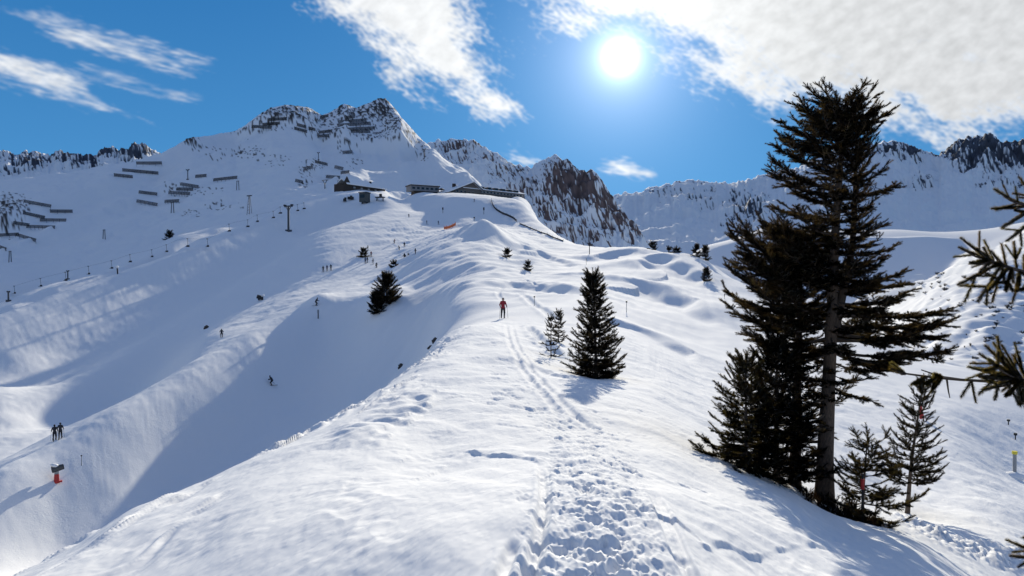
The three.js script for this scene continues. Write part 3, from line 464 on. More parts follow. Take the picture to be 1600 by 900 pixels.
{
  const s1 = spots([[715, 228, 40, 12, .75], [745, 225, 14, 8, .9], [760, 250, 40, 16, .45], [790, 270, 40, 20, .55], [820, 300, 30, 22, .8], [850, 335, 36, 26, .8], [890, 360, 40, 20, .75], [885, 290, 34, 34, 1.25], [915, 300, 36, 34, 1.2], [940, 320, 30, 26, 1.2], [905, 275, 30, 14, 1.0], [965, 345, 26, 26, 1.0], [990, 365, 22, 18, 1.0], [930, 375, 30, 12, .7], [868, 262, 20, 10, .6], [700, 250, 40, 12, .4]]);
  mountain('rocky_mountain', [[600, 240], [672, 224], [700, 219], [745, 221], [760, 231], [785, 245], [800, 257], [830, 262], [850, 250], [868, 243], [885, 254], [900, 265], [925, 268], [945, 290], [960, 312], [985, 345], [1010, 376], [1035, 402], [1060, 425]],
    [[600, 330], [760, 350], [830, 372], [900, 410], [1000, 425], [1060, 440]], 1500, 1000, { step: 1.2, rows: 190, hollow: 1.15, rough: 1.5, jag: 2.2, rock: s1, rockColor: [0.15, 0.108, 0.1], seed: 3 });
  const s2 = (px, py, pyc) => clamp(0.3 - (py - pyc) / 90, 0, 0.3) + s2b(px, py);
  const s2b = spots([[1080, 315, 60, 16, .4], [1170, 330, 40, 24, .7], [1400, 240, 30, 16, .8], [1425, 240, 20, 14, 1.0], [1440, 285, 30, 12, .5], [1500, 238, 30, 22, 1.0], [1540, 240, 40, 28, 1.3], [1590, 245, 40, 26, 1.25], [1640, 245, 60, 26, 1.2], [1560, 290, 40, 8, .6], [1350, 300, 40, 20, .5]]);
  mountain('far_mountain', [[880, 345], [920, 330], [955, 309], [975, 301], [1000, 300], [1030, 290], [1075, 281], [1105, 283], [1140, 285], [1175, 279], [1200, 271], [1250, 258], [1300, 236], [1350, 226], [1395, 222], [1420, 229], [1445, 240], [1468, 240], [1490, 223], [1510, 215], [1532, 216], [1546, 209], [1560, 221], [1600, 222], [1700, 214], [1800, 225]],
    [[880, 420], [1000, 425], [1100, 420], [1800, 420]], 3200, 1500, { step: 1.5, rows: 190, hollow: 1.5, rough: 1.7, jag: 2.4, rock: (px, py, pyc, t) => s2(px, py, pyc), rockColor: [0.075, 0.082, 0.1], seed: 8 });
  const s3b = spots([[45, 258, 30, 10, .9], [120, 255, 30, 14, .7], [200, 240, 30, 12, 1.0], [165, 240, 14, 8, .8], [150, 262, 14, 6, .9], [20, 272, 30, 6, .6]]);
  mountain('distant_ridge', [[-120, 245], [-40, 238], [0, 236], [25, 242], [60, 237], [80, 241], [120, 242], [150, 243], [165, 235], [185, 238], [215, 229], [235, 235], [248, 243], [300, 262], [340, 290]],
    [[-120, 305], [340, 310]], 2600, 1700, { step: 1.5, rows: 90, hollow: 1.1, rough: 1.2, jag: 2.6, rock: (px, py, pyc) => clamp(0.5 - (py - pyc) / 40, 0, .5) + s3b(px, py), rockColor: [0.07, 0.078, 0.1], seed: 15 });
}

// ---------------------------------------------------------------- spruces
const barkTex = (() => {
  const W = 128, H = 256, a = new Uint8Array(W * H * 4);
  for (let y = 0; y < H; y++) for (let x = 0; x < W; x++) { const th = (x / W) * 6.2832, cx = Math.cos(th) * 2.2, cy = Math.sin(th) * 2.2; const n = nA(cx * 1.6 + y * 0.012, cy * 1.6 + y * 0.02) * 0.5 + nB(cx * 4 + 3, cy * 4 + y * 0.05) * 0.35 + nC(cx * 9, y * 0.13 + cy * 9) * 0.25, v = clamp(0.5 + 0.5 * n, 0, 1), o = (y * W + x) * 4; a[o] = 60 + 75 * v; a[o + 1] = 54 + 66 * v; a[o + 2] = 49 + 58 * v; a[o + 3] = 255; }
  const t = new THREE.DataTexture(a, W, H); t.wrapS = t.wrapT = THREE.RepeatWrapping; t.magFilter = t.minFilter = THREE.LinearFilter; t.colorSpace = THREE.SRGBColorSpace; t.needsUpdate = true; return t;
})();
const barkBump = barkTex.clone(); barkBump.colorSpace = THREE.NoColorSpace; barkBump.needsUpdate = true;
const bark = new THREE.MeshStandardMaterial({ map: barkTex, bumpMap: barkBump, bumpScale: 0.02, roughness: 0.95, color: new THREE.Color().setRGB(0.75, 0.7, 0.66) });
const twigBark = std(0.06, 0.046, 0.036, 0.95);
const needleMat = new THREE.MeshPhysicalMaterial({ color: 0xffffff, roughness: 1, specularIntensity: 0.35, transmission: 0.42, thickness: 0, side: THREE.DoubleSide });

class Builder {                                        // collects tapered tubes into one mesh
  constructor() { this.p = []; this.n = []; this.uv = []; this.i = []; }
  tube(pts, radii, sides, vScale = 1) {
    const t = new THREE.Vector3(), a = new THREE.Vector3(), b = new THREE.Vector3(), ref = new THREE.Vector3(0.3, 0.1, 0.95), start = this.p.length / 3; let len = 0;
    for (let k = 0; k < pts.length; k++) {
      t.subVectors(pts[Math.min(k + 1, pts.length - 1)], pts[Math.max(k - 1, 0)]).normalize();
      a.crossVectors(t, Math.abs(t.dot(ref)) > 0.95 ? new THREE.Vector3(1, 0, 0) : ref).normalize(); b.crossVectors(t, a);
      if (k) len += pts[k].distanceTo(pts[k - 1]);
      for (let s = 0; s <= sides; s++) { const c = Math.cos((s / sides) * 6.28319), q = Math.sin((s / sides) * 6.28319), R = typeof radii === 'function' ? radii(k / (pts.length - 1), (s / sides) * 6.28319) : lerp(radii[0], radii[1], k / (pts.length - 1)); const nx = a.x * c + b.x * q, ny = a.y * c + b.y * q, nz = a.z * c + b.z * q; this.p.push(pts[k].x + nx * R, pts[k].y + ny * R, pts[k].z + nz * R); this.n.push(nx, ny, nz); this.uv.push(s / sides, len * vScale); }
    }
    for (let k = 0; k < pts.length - 1; k++) for (let s = 0; s < sides; s++) { const o = start + k * (sides + 1) + s; this.i.push(o, o + 1, o + sides + 1, o + 1, o + sides + 2, o + sides + 1); }
  }
  build() { const g = new THREE.BufferGeometry(); g.setAttribute('position', new THREE.Float32BufferAttribute(this.p, 3)); g.setAttribute('normal', new THREE.Float32BufferAttribute(this.n, 3)); g.setAttribute('uv', new THREE.Float32BufferAttribute(this.uv, 2)); g.setIndex(this.i); return g; }
}
// a needled shoot one unit long along +z: stem and needles standing off all round, pointing forward
function shoot(seed, needles, reach, width) {
  const R = rng(seed), p = [], n = [], v = (x, y, z) => p.push(x, y, z);
  for (let k = 0; k < needles; k++) {
    const z = 0.02 + 0.9 * (k + R()) / needles, th = R() * 6.283, l = reach * (0.75 + 0.5 * R()) * (z > 0.8 ? 0.8 : 1), c = Math.cos(th), s = Math.sin(th), f = 0.85 + 0.5 * R(), w = width * (0.8 + 0.4 * R());
    v(-s * w, c * w, z); v(s * w, -c * w, z); v(c * l, s * l + l * 0.12, z + l * f);
    for (let q = 0; q < 3; q++) n.push(c * 0.7, s * 0.7, -0.5);
  }
  const r = reach * 0.22, S = 3;
  for (let s = 0; s < S; s++) { const a = (s / S) * 6.283, b = ((s + 1) / S) * 6.283, A = [Math.cos(a) * r, Math.sin(a) * r], B = [Math.cos(b) * r, Math.sin(b) * r]; v(A[0], A[1], 0); v(B[0], B[1], 0); v(0, 0, 1); const m = (a + b) / 2; for (let q = 0; q < 3; q++) n.push(Math.cos(m), Math.sin(m), 0); }
  const g = new THREE.BufferGeometry(); g.setAttribute('position', new THREE.Float32BufferAttribute(p, 3)); g.setAttribute('normal', new THREE.Float32BufferAttribute(n, 3)); return g;
}
const shootMid = shoot(3, 44, 0.21, 0.028), shootFine = shoot(4, 420, 0.115, 0.008);
const V = (x, y, z) => new THREE.Vector3(x, y, z), Z = V(0, 0, 1);
class Spruce {
  constructor(seed, tint, size) { this.R = rng(seed); this.limbs = new Builder(); this.trunk = new Builder(); this.shoots = []; this.tint = tint; this.size = size; }
  stem(pts, r0, r1, sides = 10) { const c = new THREE.CatmullRomCurve3(pts), q = c.getPoints(14), s = this.R() * 9; this.trunk.tube(q, (t, th) => (lerp(r0, r1, Math.pow(t, 0.8)) + r0 * 0.5 * Math.exp(-t * 22)) * (1 + 0.07 * nA(Math.cos(th) * 1.5 + s, Math.sin(th) * 1.5 + t * 6)), sides, 1.2); return c; }
  spray(p, d, len) { const R = this.R; this.shoots.push([p.clone(), d.clone().normalize(), len * (0.85 + 0.3 * R())]); }
  // one limb with its side twigs; every twig carries shoots
  limb(p0, dir, len, pitch, curl, r, opt = {}) {
    const R = this.R, n = 7, pts = [p0.clone()], d = V(dir.x * Math.cos(pitch), Math.sin(pitch), dir.z * Math.cos(pitch)), side = V(-dir.z, 0, dir.x), q = p0.clone(), sway = (R() - 0.5) * 0.5;
    for (let k = 1; k <= n; k++) { const t = k / n; d.y += curl * t / n * 2.2; d.addScaledVector(side, sway / n); d.normalize(); q.addScaledVector(d, len / n); pts.push(q.clone()); }
    this.limbs.tube(pts, [r, r * 0.2], 4);
    const c = new THREE.CatmullRomCurve3(pts), sz = this.size, from = opt.bare ?? 0.18, step = sz * 0.62, tw = Math.max(2, Math.round((len * (1 - from)) / step));
    for (let k = 0; k <= tw; k++) {
      const t = from + ((1 - from) * (k + R() * 0.6)) / (tw + 0.6); if (t > 1) continue;
      const p = c.getPoint(t), T = c.getTangent(t), end = k === tw;
      for (const sd of end ? [0] : R() < 0.85 ? [-1, 1] : [R() < 0.5 ? -1 : 1]) {
        if (R() < (opt.gaps ?? 0.08)) continue;
        const L = end ? sz * 1.4 : Math.max(sz * 0.9, len * (0.34 - 0.2 * t) * (0.6 + 0.6 * R()));
        const a = T.clone().addScaledVector(side, sd * (0.75 + 0.4 * R())); a.y += (R() - 0.45) * 0.75 - (opt.hang ?? 0.05); a.x += (R() - 0.5) * 0.35; a.z += (R() - 0.5) * 0.35; a.normalize();
        const m = Math.max(1, Math.round(L / (sz * 0.72))), e = p.clone().addScaledVector(a, L);
        if (m > 1) this.limbs.tube([p, p.clone().lerp(e, 0.5), e], [r * 0.22 + 0.002, 0.002], 3);
        for (let j = 0; j < m; j++) {
          const b = p.clone().lerp(e, j / m), dd = a.clone(); dd.y += 0.18 * R(); this.spray(b, dd, sz * 1.15);
          if (m > 1) for (const s2 of [-1, 1]) if (R() < (opt.dense ?? 0.75)) { const f = a.clone().multiplyScalar(0.8); f.x += s2 * a.z * 0.75 + (R() - 0.5) * 0.3; f.z -= s2 * a.x * 0.75; f.y += (R() - 0.35) * 0.6; this.spray(b.clone().lerp(e, 0.4 / m), f, sz * (0.8 + 0.4 * R())); }
        }
      }
      this.spray(p, T.clone().add(V((R() - 0.5) * 0.6, 0.3 * R(), (R() - 0.5) * 0.6)), sz);
    }
  }
  // whorls up a stem; reach(h, dirX, dirZ) is the crown's half width there
  crown(curve, y0, y1, reach, opt = {}) {
    const R = this.R, bot = curve.getPoint(0).y, top = curve.getPoint(1).y; let turn = R() * 6;
    for (let y = y0; y < y1;) {
      const h = (y - y0) / (y1 - y0), n = Math.round(opt.whorl ?? 5);
      for (let k = 0; k < n; k++) {
        turn += 6.283 / n + (R() - 0.5) * 0.7;
        const dir = V(Math.cos(turn), 0, Math.sin(turn)), len = reach(y, dir.x, dir.z) * (0.68 + 0.4 * R());
        if (len < 0.02 || R() < (opt.skip ?? 0)) continue;
        const yy = y + (R() - 0.5) * 0.1 * this.size * 6, p = curve.getPoint(clamp((yy - bot) / (top - bot), 0, 0.995));
        this.limb(p, dir, len, lerp(opt.low ?? -0.25, opt.high ?? 0.65, Math.pow(h, 1.2)) + (R() - 0.5) * 0.3, lerp(0.7, 0.3, h) * (opt.curl ?? 1), clamp(0.012 * len + 0.004, 0.004, 0.05), opt);
      }
      y += (opt.gap ?? 0.2) * lerp(1.0, 0.62, h) * (0.8 + 0.4 * R());
    }
    const tip = curve.getPoint(1); this.spray(tip.clone().add(V(0, -this.size, 0)), V(0.05, 1, 0), this.size * 1.6); this.spray(tip, V(0, 1, 0.05), this.size * 1.3);
  }
  place(name, base, label, category, group, geo = shootMid) {
    const g = thing(name, base, 0, label, category, group);
    mesh('trunk', this.trunk.build(), bark, g);
    if (this.limbs.i.length) mesh('limbs', this.limbs.build(), twigBark, g).userData.kind = 'stuff';
    const im = new THREE.InstancedMesh(geo, needleMat, this.shoots.length), M = new THREE.Matrix4(), q = new THREE.Quaternion(), q2 = new THREE.Quaternion(), c = new THREE.Color(), R = this.R;
    this.shoots.forEach(([p, d, l], k) => { q.setFromUnitVectors(Z, d).multiply(q2.setFromAxisAngle(Z, R() * 6.28)); M.compose(p, q, V(l, l, l)); im.setMatrixAt(k, M); const v = 0.7 + 0.6 * R(), w = R(), t = this.tint; c.setRGB(t[0] * v * (1 + 0.35 * w), t[1] * v, t[2] * v * (1 - 0.2 * w)); im.setColorAt(k, c); });
    im.name = 'crown'; im.castShadow = im.receiveShadow = true; im.userData.kind = 'stuff'; g.add(im);
    return g;
  }
}
const standAt = (px, py, d) => { const X = (px - 800) / F, x = X * d, z = -d; return V(x, groundY(x, z), z); };    // a foot on the snow at that distance
const standOn = (px, py, from) => { const d = hit(px, py, from); return standAt(px, py, d ?? from ?? 100); };
const GREEN = [0.15, 0.13, 0.066], DARK = [0.095, 0.092, 0.055];

// the tall two-stemmed spruce by the path
const D0 = 14, k0 = D0 / F;
{
  const b = standAt(1289, 785, D0), X = (px) => (px - 1289) * k0, Y = (py) => (785 - py) * k0;
  const t = new Spruce(101, GREEN, 0.135);
  const main = t.stem([V(0, -0.5, 0), V(X(1290), Y(720), 0), V(X(1297), Y(563), 0), V(X(1302), Y(400), 0.03), V(X(1312), Y(260), 0), V(X(1320), Y(162), 0)], 0.205, 0.02, 14);
  const second = t.stem([V(X(1300), Y(520), 0), V(X(1322), Y(450), -0.1), V(X(1336), Y(380), -0.12), V(X(1340), Y(260), -0.1), V(X(1342), Y(196), -0.1)], 0.11, 0.015, 8);
  const Lp = [[130, 4], [150, 20], [180, 58], [200, 88], [230, 98], [270, 124], [310, 128], [360, 126], [400, 150], [450, 160], [500, 158], [545, 130], [580, 70], [610, 24]], Rp = [[130, 4], [150, 26], [180, 44], [200, 78], [215, 64], [240, 48], [280, 60], [312, 48], [330, 96], [345, 70], [370, 44], [400, 76], [430, 100], [460, 138], [500, 176], [540, 180], [560, 130], [580, 70], [600, 36], [620, 12]];
  const reach = (s) => (y, dx, dz) => { const py = 785 - y / k0, l = along(Lp, py), r = along(Rp, py), fb = Math.min(l, r) * 0.75 + 14, w = Math.abs(dx) ** 1.4; return k0 * s * (dx > 0 ? lerp(fb, r, w) : lerp(fb, l, w)); };
  t.crown(main, Y(612), Y(164), reach(1), { whorl: 5, gap: 0.21, low: -0.38, high: 0.5, skip: 0.1, gaps: 0.14, bare: 0.22, dense: 0.72, hang: 0.1 });
  t.crown(second, Y(450), Y(198), (y, dx, dz) => reach(0.62)(y, dx, dz), { whorl: 5, gap: 0.22, low: 0.0, high: 0.8, skip: 0.1, gaps: 0.12 });
  for (const [py, dx, dz, l, p] of [[505, 1, 0.05, 2.15, -0.1], [525, 1, -0.2, 2.2, -0.05], [540, 0.95, 0.3, 2.0, -0.12], [490, 1, 0.3, 1.9, -0.1], [515, 1, 0.4, 1.8, -0.15], [330, 1, 0.1, 1.1, 0.1], [205, 1, 0.0, 1.0, 0.3], [455, 1, -0.3, 1.6, -0.1], [640, -1, 0.3, 1.0, -0.2], [660, -0.8, -0.5, 0.9, -0.2], [690, -1, 0, 0.8, -0.15], [620, -0.7, 0.6, 1.2, -0.25], [650, 0.3, -0.9, 0.8, -0.2], [680, 0.2, -1, 0.7, -0.2], [715, -0.9, -0.4, 0.7, -0.1], [600, -0.9, 0.4, 1.4, -0.25], [585, 0.7, 0.6, 0.8, -0.4]]) t.limb(main.getPoint(clamp((Y(py) + 0.5) / (Y(140) + 0.5), 0, 1)), V(dx, 0, dz).normalize(), l, p, 0.25, 0.035, { bare: 0.25, dense: 0.95 });
  t.place('tall_spruce', b, 'tallest dark spruce with a thick bare lower trunk beside the trodden trail', 'tree');
}
// the spruce leaning against it on the valley side
{
  const d = 14.5, k = d / F, b = standAt(1242, 762, d), Y = (py) => (762 - py) * k;
  const t = new Spruce(102, GREEN, 0.145);
  const c = t.stem([V(0, -0.4, 0), V(0.05, Y(600), 0), V(0.1, Y(480), 0), V(0.15, Y(372), 0)], 0.13, 0.015, 8);
  const Lp = [[372, 6], [400, 90], [425, 125], [460, 140], [500, 152], [545, 148], [575, 110], [610, 85], [650, 75], [700, 60], [740, 40]];
  t.crown(c, Y(715), Y(376), (y, dx, dz) => { const l = along(Lp, 762 - y / k) * k; return dx < 0 ? lerp(0.55 * l + 0.2, l, Math.abs(dx)) : 0.45 * l + 0.15; }, { whorl: 5, gap: 0.235, low: -0.05, high: 0.7, skip: 0.12, gaps: 0.2, dense: 0.65 });
  t.place('spruce', b, 'dark spruce with wide dense boughs leaning in behind the tallest trunk', 'tree');
}
function cone(name, px, py, d, hPx, spread, seed, tint, size, label, group, opt = {}) {
  const k = d / F, b = standAt(px, py, d), H = hPx * k, W = spread * k, t = new Spruce(seed, tint, size), lean = (opt.lean ?? 0) * k;
  const c = t.stem([V(0, -0.35, 0), V(lean * 0.3, H * 0.4, 0), V(lean, H, 0)], opt.r ?? 0.028 * H, 0.008 + H * 0.001, opt.sides ?? 7), f = opt.from ?? 0.06;
  const prof = opt.prof ?? ((h) => 1.05 * Math.pow(1 - h, 0.85));
  t.crown(c, H * f, H * 0.985, (y, dx, dz) => W * prof((y - H * f) / (H * (1 - f)), dx) + 0.02 * H, { whorl: 5, gap: opt.gap ?? size * 1.35, low: opt.low ?? -0.3, high: opt.high ?? 0.8, skip: opt.skip ?? 0.06, gaps: opt.gaps ?? 0.1, ...opt });
  return t.place(name, b, label, 'tree', group);
}
cone('young_spruce', 1166, 738, 13.6, 172, 74, 111, [0.125, 0.12, 0.05], 0.13, 'bushy young spruce at the foot of the tallest spruce, farther out to the path side', null, { from: 0.05, prof: (h) => Math.pow(1 - h, 0.6), gap: 0.13, dense: 0.9 });
cone('young_spruce', 1214, 757, 14.0, 220, 78, 112, DARK, 0.14, 'young spruce with several dark stems wedged between the bushy one and the big trunk', null, { from: 0.04, prof: (h) => Math.pow(1 - h, 0.55), gap: 0.14, dense: 0.9 });
cone('young_spruce', 1348, 804, 13.2, 128, 84, 113, [0.12, 0.115, 0.052], 0.14, 'low spreading spruce just beyond the big trunk with a red-banded stake before it', null, { from: 0.03, low: -0.3, high: 0.35, lean: 8, gap: 0.15, dense: 0.6, whorl: 5, gaps: 0.22, skip: 0.18, prof: (h, dx) => Math.pow(1 - h, 0.42) * (dx > 0 ? 0.85 : 0.5) * (0.8 + 0.4 * Math.abs(Math.sin(h * 9))) });
cone('slender_spruce', 1418, 803, 19.5, 208, 52, 114, [0.09, 0.088, 0.05], 0.17, 'slender sparse spruce with a bare grey lower stem on the slope below the big trunk', null, { from: 0.26, skip: 0.22, gaps: 0.25, low: -0.05, high: 0.55, r: 0.075, lean: 26, dense: 0.3, gap: 0.2, hang: 0.0 });
cone('path_spruce', 932, 597, 28, 160, 43, 115, DARK, 0.21, 'solitary conical dark spruce standing on the slope next to the path', null, { from: 0.04, low: -0.2, high: 0.6, r: 0.09, skip: 0.02, gaps: 0.05, gap: 0.19, whorl: 6, dense: 0.9, lean: -6 });
cone('sapling', 861, 551, 33, 62, 16, 116, [0.08, 0.075, 0.05], 0.16, 'bare-looking thin sapling, the nearer of two next to the conical spruce', null, { skip: 0.3, gaps: 0.35, r: 0.03, dense: 0.2 });
cone('sapling', 873, 525, 40, 46, 11, 117, DARK, 0.17, 'narrow dark sapling, the farther of two next to the conical spruce', null, { skip: 0.1, r: 0.035 });
cone('hump_spruce', 604, 461, 124, 40, 20, 118, DARK, 0.62, 'larger rounded dark spruce on the crest above the long blue shadow', null, { r: 0.2, prof: (h) => Math.pow(1 - h * h, 0.8), gap: 0.42, whorl: 7, dense: 1, gaps: 0 });
cone('hump_spruce', 589, 461, 122, 30, 10, 119, DARK, 0.6, 'smaller spruce tucked against the rounded one on the shadow crest', null, { r: 0.16, prof: (h) => Math.pow(1 - h * h, 0.8), gap: 0.45, whorl: 6, dense: 1, gaps: 0 });
for (const [px, py, h, w, d, label] of [[1020, 391, 14, 5, null, 'tiny spruce alone on the snowy crest before the far valley'], [1045, 398, 8, 3, null, 'tiniest of the spruces peeping over the snowy crest'], [1057, 400, 10, 3.5, null, 'small spruce second along the crest from the lone tiny one'], [1088, 411, 17, 6, 190, 'dark spruce at the foot of the bright far spur, shorter of a pair'], [1102, 413, 22, 6, 188, 'dark spruce at the foot of the bright far spur, taller of a pair'], [1104, 440, 20, 5, 150, 'small dark spruce on the lower crest just beside the tall crown'], [792, 402, 12, 5, null, 'small bush-like spruce on the rib above the walker'], [825, 424, 14, 4, null, 'sparse little spruce lower down the rib above the walker'], [1466, 566, 32, 8, 84, 'slim spruce on the far edge of the piste under the big spruce bough'], [265, 370, 12, 5, null, 'dark spruce alone on the shaded ski slope below the snow fences'], [568, 402, 13, 6, null, 'dark bare bush among skiers on the sunlit piste'], [615, 418, 9, 4, null, 'small dark bush above the rounded spruce on the crest'], [638, 400, 5, 5, null, 'tiny shrub on the edge of the wind-carved hump']]) {
  const dd = d ?? hit(px, py) ?? 300; cone('small_spruce', px, py, dd, h * 0.82, w * 0.72, 300 + px, DARK, clamp(dd * 0.0036, 0.3, 1.6), label, 'scattered small spruces', { gap: dd * 0.0042, dense: 1, r: 0.012 * h * dd / F * 2, whorl: 6, gaps: 0.0, skip: 0 });
}
// the spruce just outside the picture whose boughs reach in
{
  const b = V(4.7, groundY(4.7, -3.7), -3.7), t = new Spruce(140, [0.25, 0.235, 0.08], 0.105);
  const c = t.stem([V(0, -0.4, 0), V(0.05, 2, 0), V(0, 4.2, 0), V(0.05, 6.2, 0)], 0.16, 0.012, 12);
  t.crown(c, 0.7, 6.1, (y, dx, dz) => (dx < -0.2 ? 0.55 : 1.0) * 1.35 * Math.pow(1 - y / 6.5, 0.7), { whorl: 4, gap: 0.42, skip: 0.25, dense: 0.4 });
  const from = (px, py, d) => at(px, py, d).sub(b);
  // boughs named by where they pass: [points px, py, d], twig fan
  const bough = (pts, r, twigs) => {
    const P = pts.map(([px, py, d]) => from(px, py, d)), cv = new THREE.CatmullRomCurve3(P); t.limbs.tube(cv.getPoints(12), [r, r * 0.35], 6);
    for (const [at0, px, py, d, bare] of twigs) { const p = cv.getPoint(at0), e = from(px, py, d), n = Math.max(1, Math.round(p.distanceTo(e) / 0.075)), dir = e.clone().sub(p); t.limbs.tube([p, p.clone().lerp(e, 0.5).add(V(0, -0.008, 0)), e], [0.006, 0.0025], 4); if (bare) continue; for (let j = 0; j < n; j++) { const q = p.clone().lerp(e, j / n), u = dir.clone().normalize(); t.spray(q, u.clone().add(V(0, 0.06 * t.R(), 0)), 0.115); for (const s2 of [-1, 1]) if (t.R() < 0.45) t.spray(q, u.clone().multiplyScalar(0.8).add(V(s2 * u.y * 0.8 + (t.R() - 0.5) * 0.5, -s2 * u.x * 0.55 + (t.R() - 0.5) * 0.4, (t.R() - 0.5) * 0.9)), 0.085 + 0.04 * t.R()); } }
  };
  const trunkAt = (y) => [800 + (4.72 / 3.7) * F, HORIZON - ((b.y + y) / 3.7) * F, 3.7];
  bough([trunkAt(2.9), [1760, 380, 3.6], [1650, 330, 3.6], [1590, 318, 3.6]], 0.016, [[1, 1562, 302, 3.55], [0.9, 1568, 326, 3.6], [0.85, 1572, 352, 3.5], [0.8, 1600, 290, 3.6], [0.75, 1580, 372, 3.5], [0.7, 1610, 300, 3.7], [0.62, 1620, 380, 3.5]]);
  bough([trunkAt(2.6), [1800, 470, 3.5], [1680, 440, 3.4], [1600, 425, 3.35], [1548, 408, 3.3]], 0.018, [[1, 1500, 388, 3.25], [0.97, 1505, 376, 3.3], [1, 1518, 412, 3.2], [0.95, 1508, 440, 3.25], [0.92, 1532, 466, 3.2], [0.9, 1550, 396, 3.3], [0.88, 1566, 388, 3.35], [0.86, 1552, 446, 3.2], [0.84, 1572, 452, 3.15], [0.8, 1585, 390, 3.4], [0.78, 1590, 450, 3.2], [0.75, 1600, 400, 3.4], [0.7, 1612, 460, 3.2]]);
  bough([trunkAt(2.1), [1800, 640, 3.4], [1660, 606, 3.3], [1560, 597, 3.25], [1480, 592, 3.2], [1416, 584, 3.15]], 0.011, [[1, 1402, 580, 3.12], [0.9, 1432, 598, 3.1], [0.86, 1450, 600, 3.12], [0.83, 1462, 603, 3.1], [0.8, 1485, 622, 3.2, 1], [0.7, 1525, 628, 3.2], [0.74, 1440, 578, 3.25, 1]]);
  bough([trunkAt(2.2), [1780, 620, 3.3], [1640, 600, 3.2], [1590, 592, 3.15]], 0.014, [[1, 1520, 575, 3.1], [0.98, 1535, 556, 3.1], [0.96, 1550, 550, 3.1], [0.95, 1562, 548, 3.15], [1, 1538, 590, 3.05], [0.98, 1545, 608, 3.05], [0.94, 1575, 556, 3.2], [0.9, 1590, 552, 3.2], [0.95, 1575, 618, 3.0], [0.9, 1596, 628, 3.05], [0.88, 1610, 560, 3.2], [1, 1556, 572, 3.2], [1, 1550, 566, 3.0]]);
  bough([trunkAt(1.2), [1760, 890, 3.6], [1650, 875, 3.6]], 0.012, [[1, 1586, 850, 3.6], [0.95, 1590, 872, 3.55], [0.9, 1612, 848, 3.6]]);
  t.place('overhanging_spruce', b, 'spruce at the picture edge whose needled twigs reach into view', 'tree', null, shootFine);
}

// brown scrub and dead twigs where the boughs keep the snow away
{
  const b = standAt(1310, 800, 13.2), t = new Spruce(171, [0.075, 0.045, 0.026], 0.11), R = t.R;
  for (let k = 0; k < 150; k++) { const f = R(), px = lerp(1248, 1376, f) + (R() - 0.5) * 8, d = lerp(14.0, 12.9, f) + (R() - 0.5) * 0.5, x = (px - 800) / F * d, p = V(x, groundY(x, -d), -d).sub(b), dir = V(R() - 0.5, 0.5 + 0.8 * R(), R() - 0.5).normalize(), e = p.clone().addScaledVector(dir, 0.08 + 0.22 * R() * Math.sin(f * 3)); t.trunk.tube([p.clone().add(V(0, -0.05, 0)), p.clone().lerp(e, 0.5), e], [0.006, 0.002], 3); for (let q = 0; q < 4; q++) t.spray(p.clone().lerp(e, q / 4), dir.clone().add(V(R() - 0.5, R() - 0.5, R() - 0.5).multiplyScalar(1.3)), 0.1); }
  const g = thing('heath_scrub', b, 0, 'rusty brown heath scrub in the bare strip at the foot of the big trunk', 'shrub'); 
  tag(mesh('twigs', t.trunk.build(), twigBark, g), null, null, null, 'stuff');
  const im = new THREE.InstancedMesh(shootMid, needleMat, t.shoots.length), M = new THREE.Matrix4(), q = new THREE.Quaternion(), c = new THREE.Color();
  t.shoots.forEach(([p, d, l], k) => { M.compose(p, q.setFromUnitVectors(Z, d), V(l, l, l)); im.setMatrixAt(k, M); const v = 0.6 + 0.8 * R(); c.setRGB(0.075 * v, 0.045 * v, 0.026 * v); im.setColorAt(k, c); });
  im.name = 'foliage'; im.castShadow = im.receiveShadow = true; im.userData.kind = 'stuff'; g.add(im);
}
// ---------------------------------------------------------------- made things on the slopes
const UNIT = new THREE.BoxGeometry(1, 1, 1), ROD = new THREE.CylinderGeometry(0.5, 0.5, 1, 8), DISC = new THREE.CylinderGeometry(0.5, 0.5, 1, 16);
const steel = std(0.075, 0.08, 0.09, 0.6, { metalness: 0.3 }), fenceWood = std(0.035, 0.032, 0.03, 0.9), darkWood = std(0.045, 0.032, 0.024, 0.85), plaster = std(0.25, 0.24, 0.235, 0.9), planks = std(0.14, 0.12, 0.105, 0.85), roofSnow = new THREE.MeshPhysicalMaterial({ color: new THREE.Color().setRGB(0.82, 0.825, 0.83), roughness: 0.95, specularIntensity: 0.12 }), glass = std(0.02, 0.025, 0.03, 0.12), red = std(0.42, 0.022, 0.018, 0.55), orange = std(0.75, 0.16, 0.04, 0.7), yellow = std(0.72, 0.60, 0.05, 0.6), black = std(0.02, 0.02, 0.022, 0.7), grey = std(0.28, 0.29, 0.30, 0.6), white = std(0.78, 0.78, 0.78, 0.6);
function part(name, geo, mat, parent, [x, y, z], [sx, sy, sz], rot = [0, 0, 0]) { const m = mesh(name, geo, mat, parent); m.position.set(x, y, z); m.scale.set(sx, sy, sz); m.rotation.set(...rot); return m; }
function rodBetween(name, a, b, r, mat, parent) { const m = mesh(name, ROD, mat, parent), d = new THREE.Vector3().subVectors(b, a); m.position.copy(a).addScaledVector(d, 0.5); m.scale.set(r * 2, d.length(), r * 2); m.quaternion.setFromUnitVectors(V(0, 1, 0), d.normalize()); return m; }
function prism(outline, depth) { const g = new THREE.ExtrudeGeometry(new THREE.Shape(outline.map(([x, y]) => new THREE.Vector2(x, y))), { depth, bevelEnabled: false }); return g; }

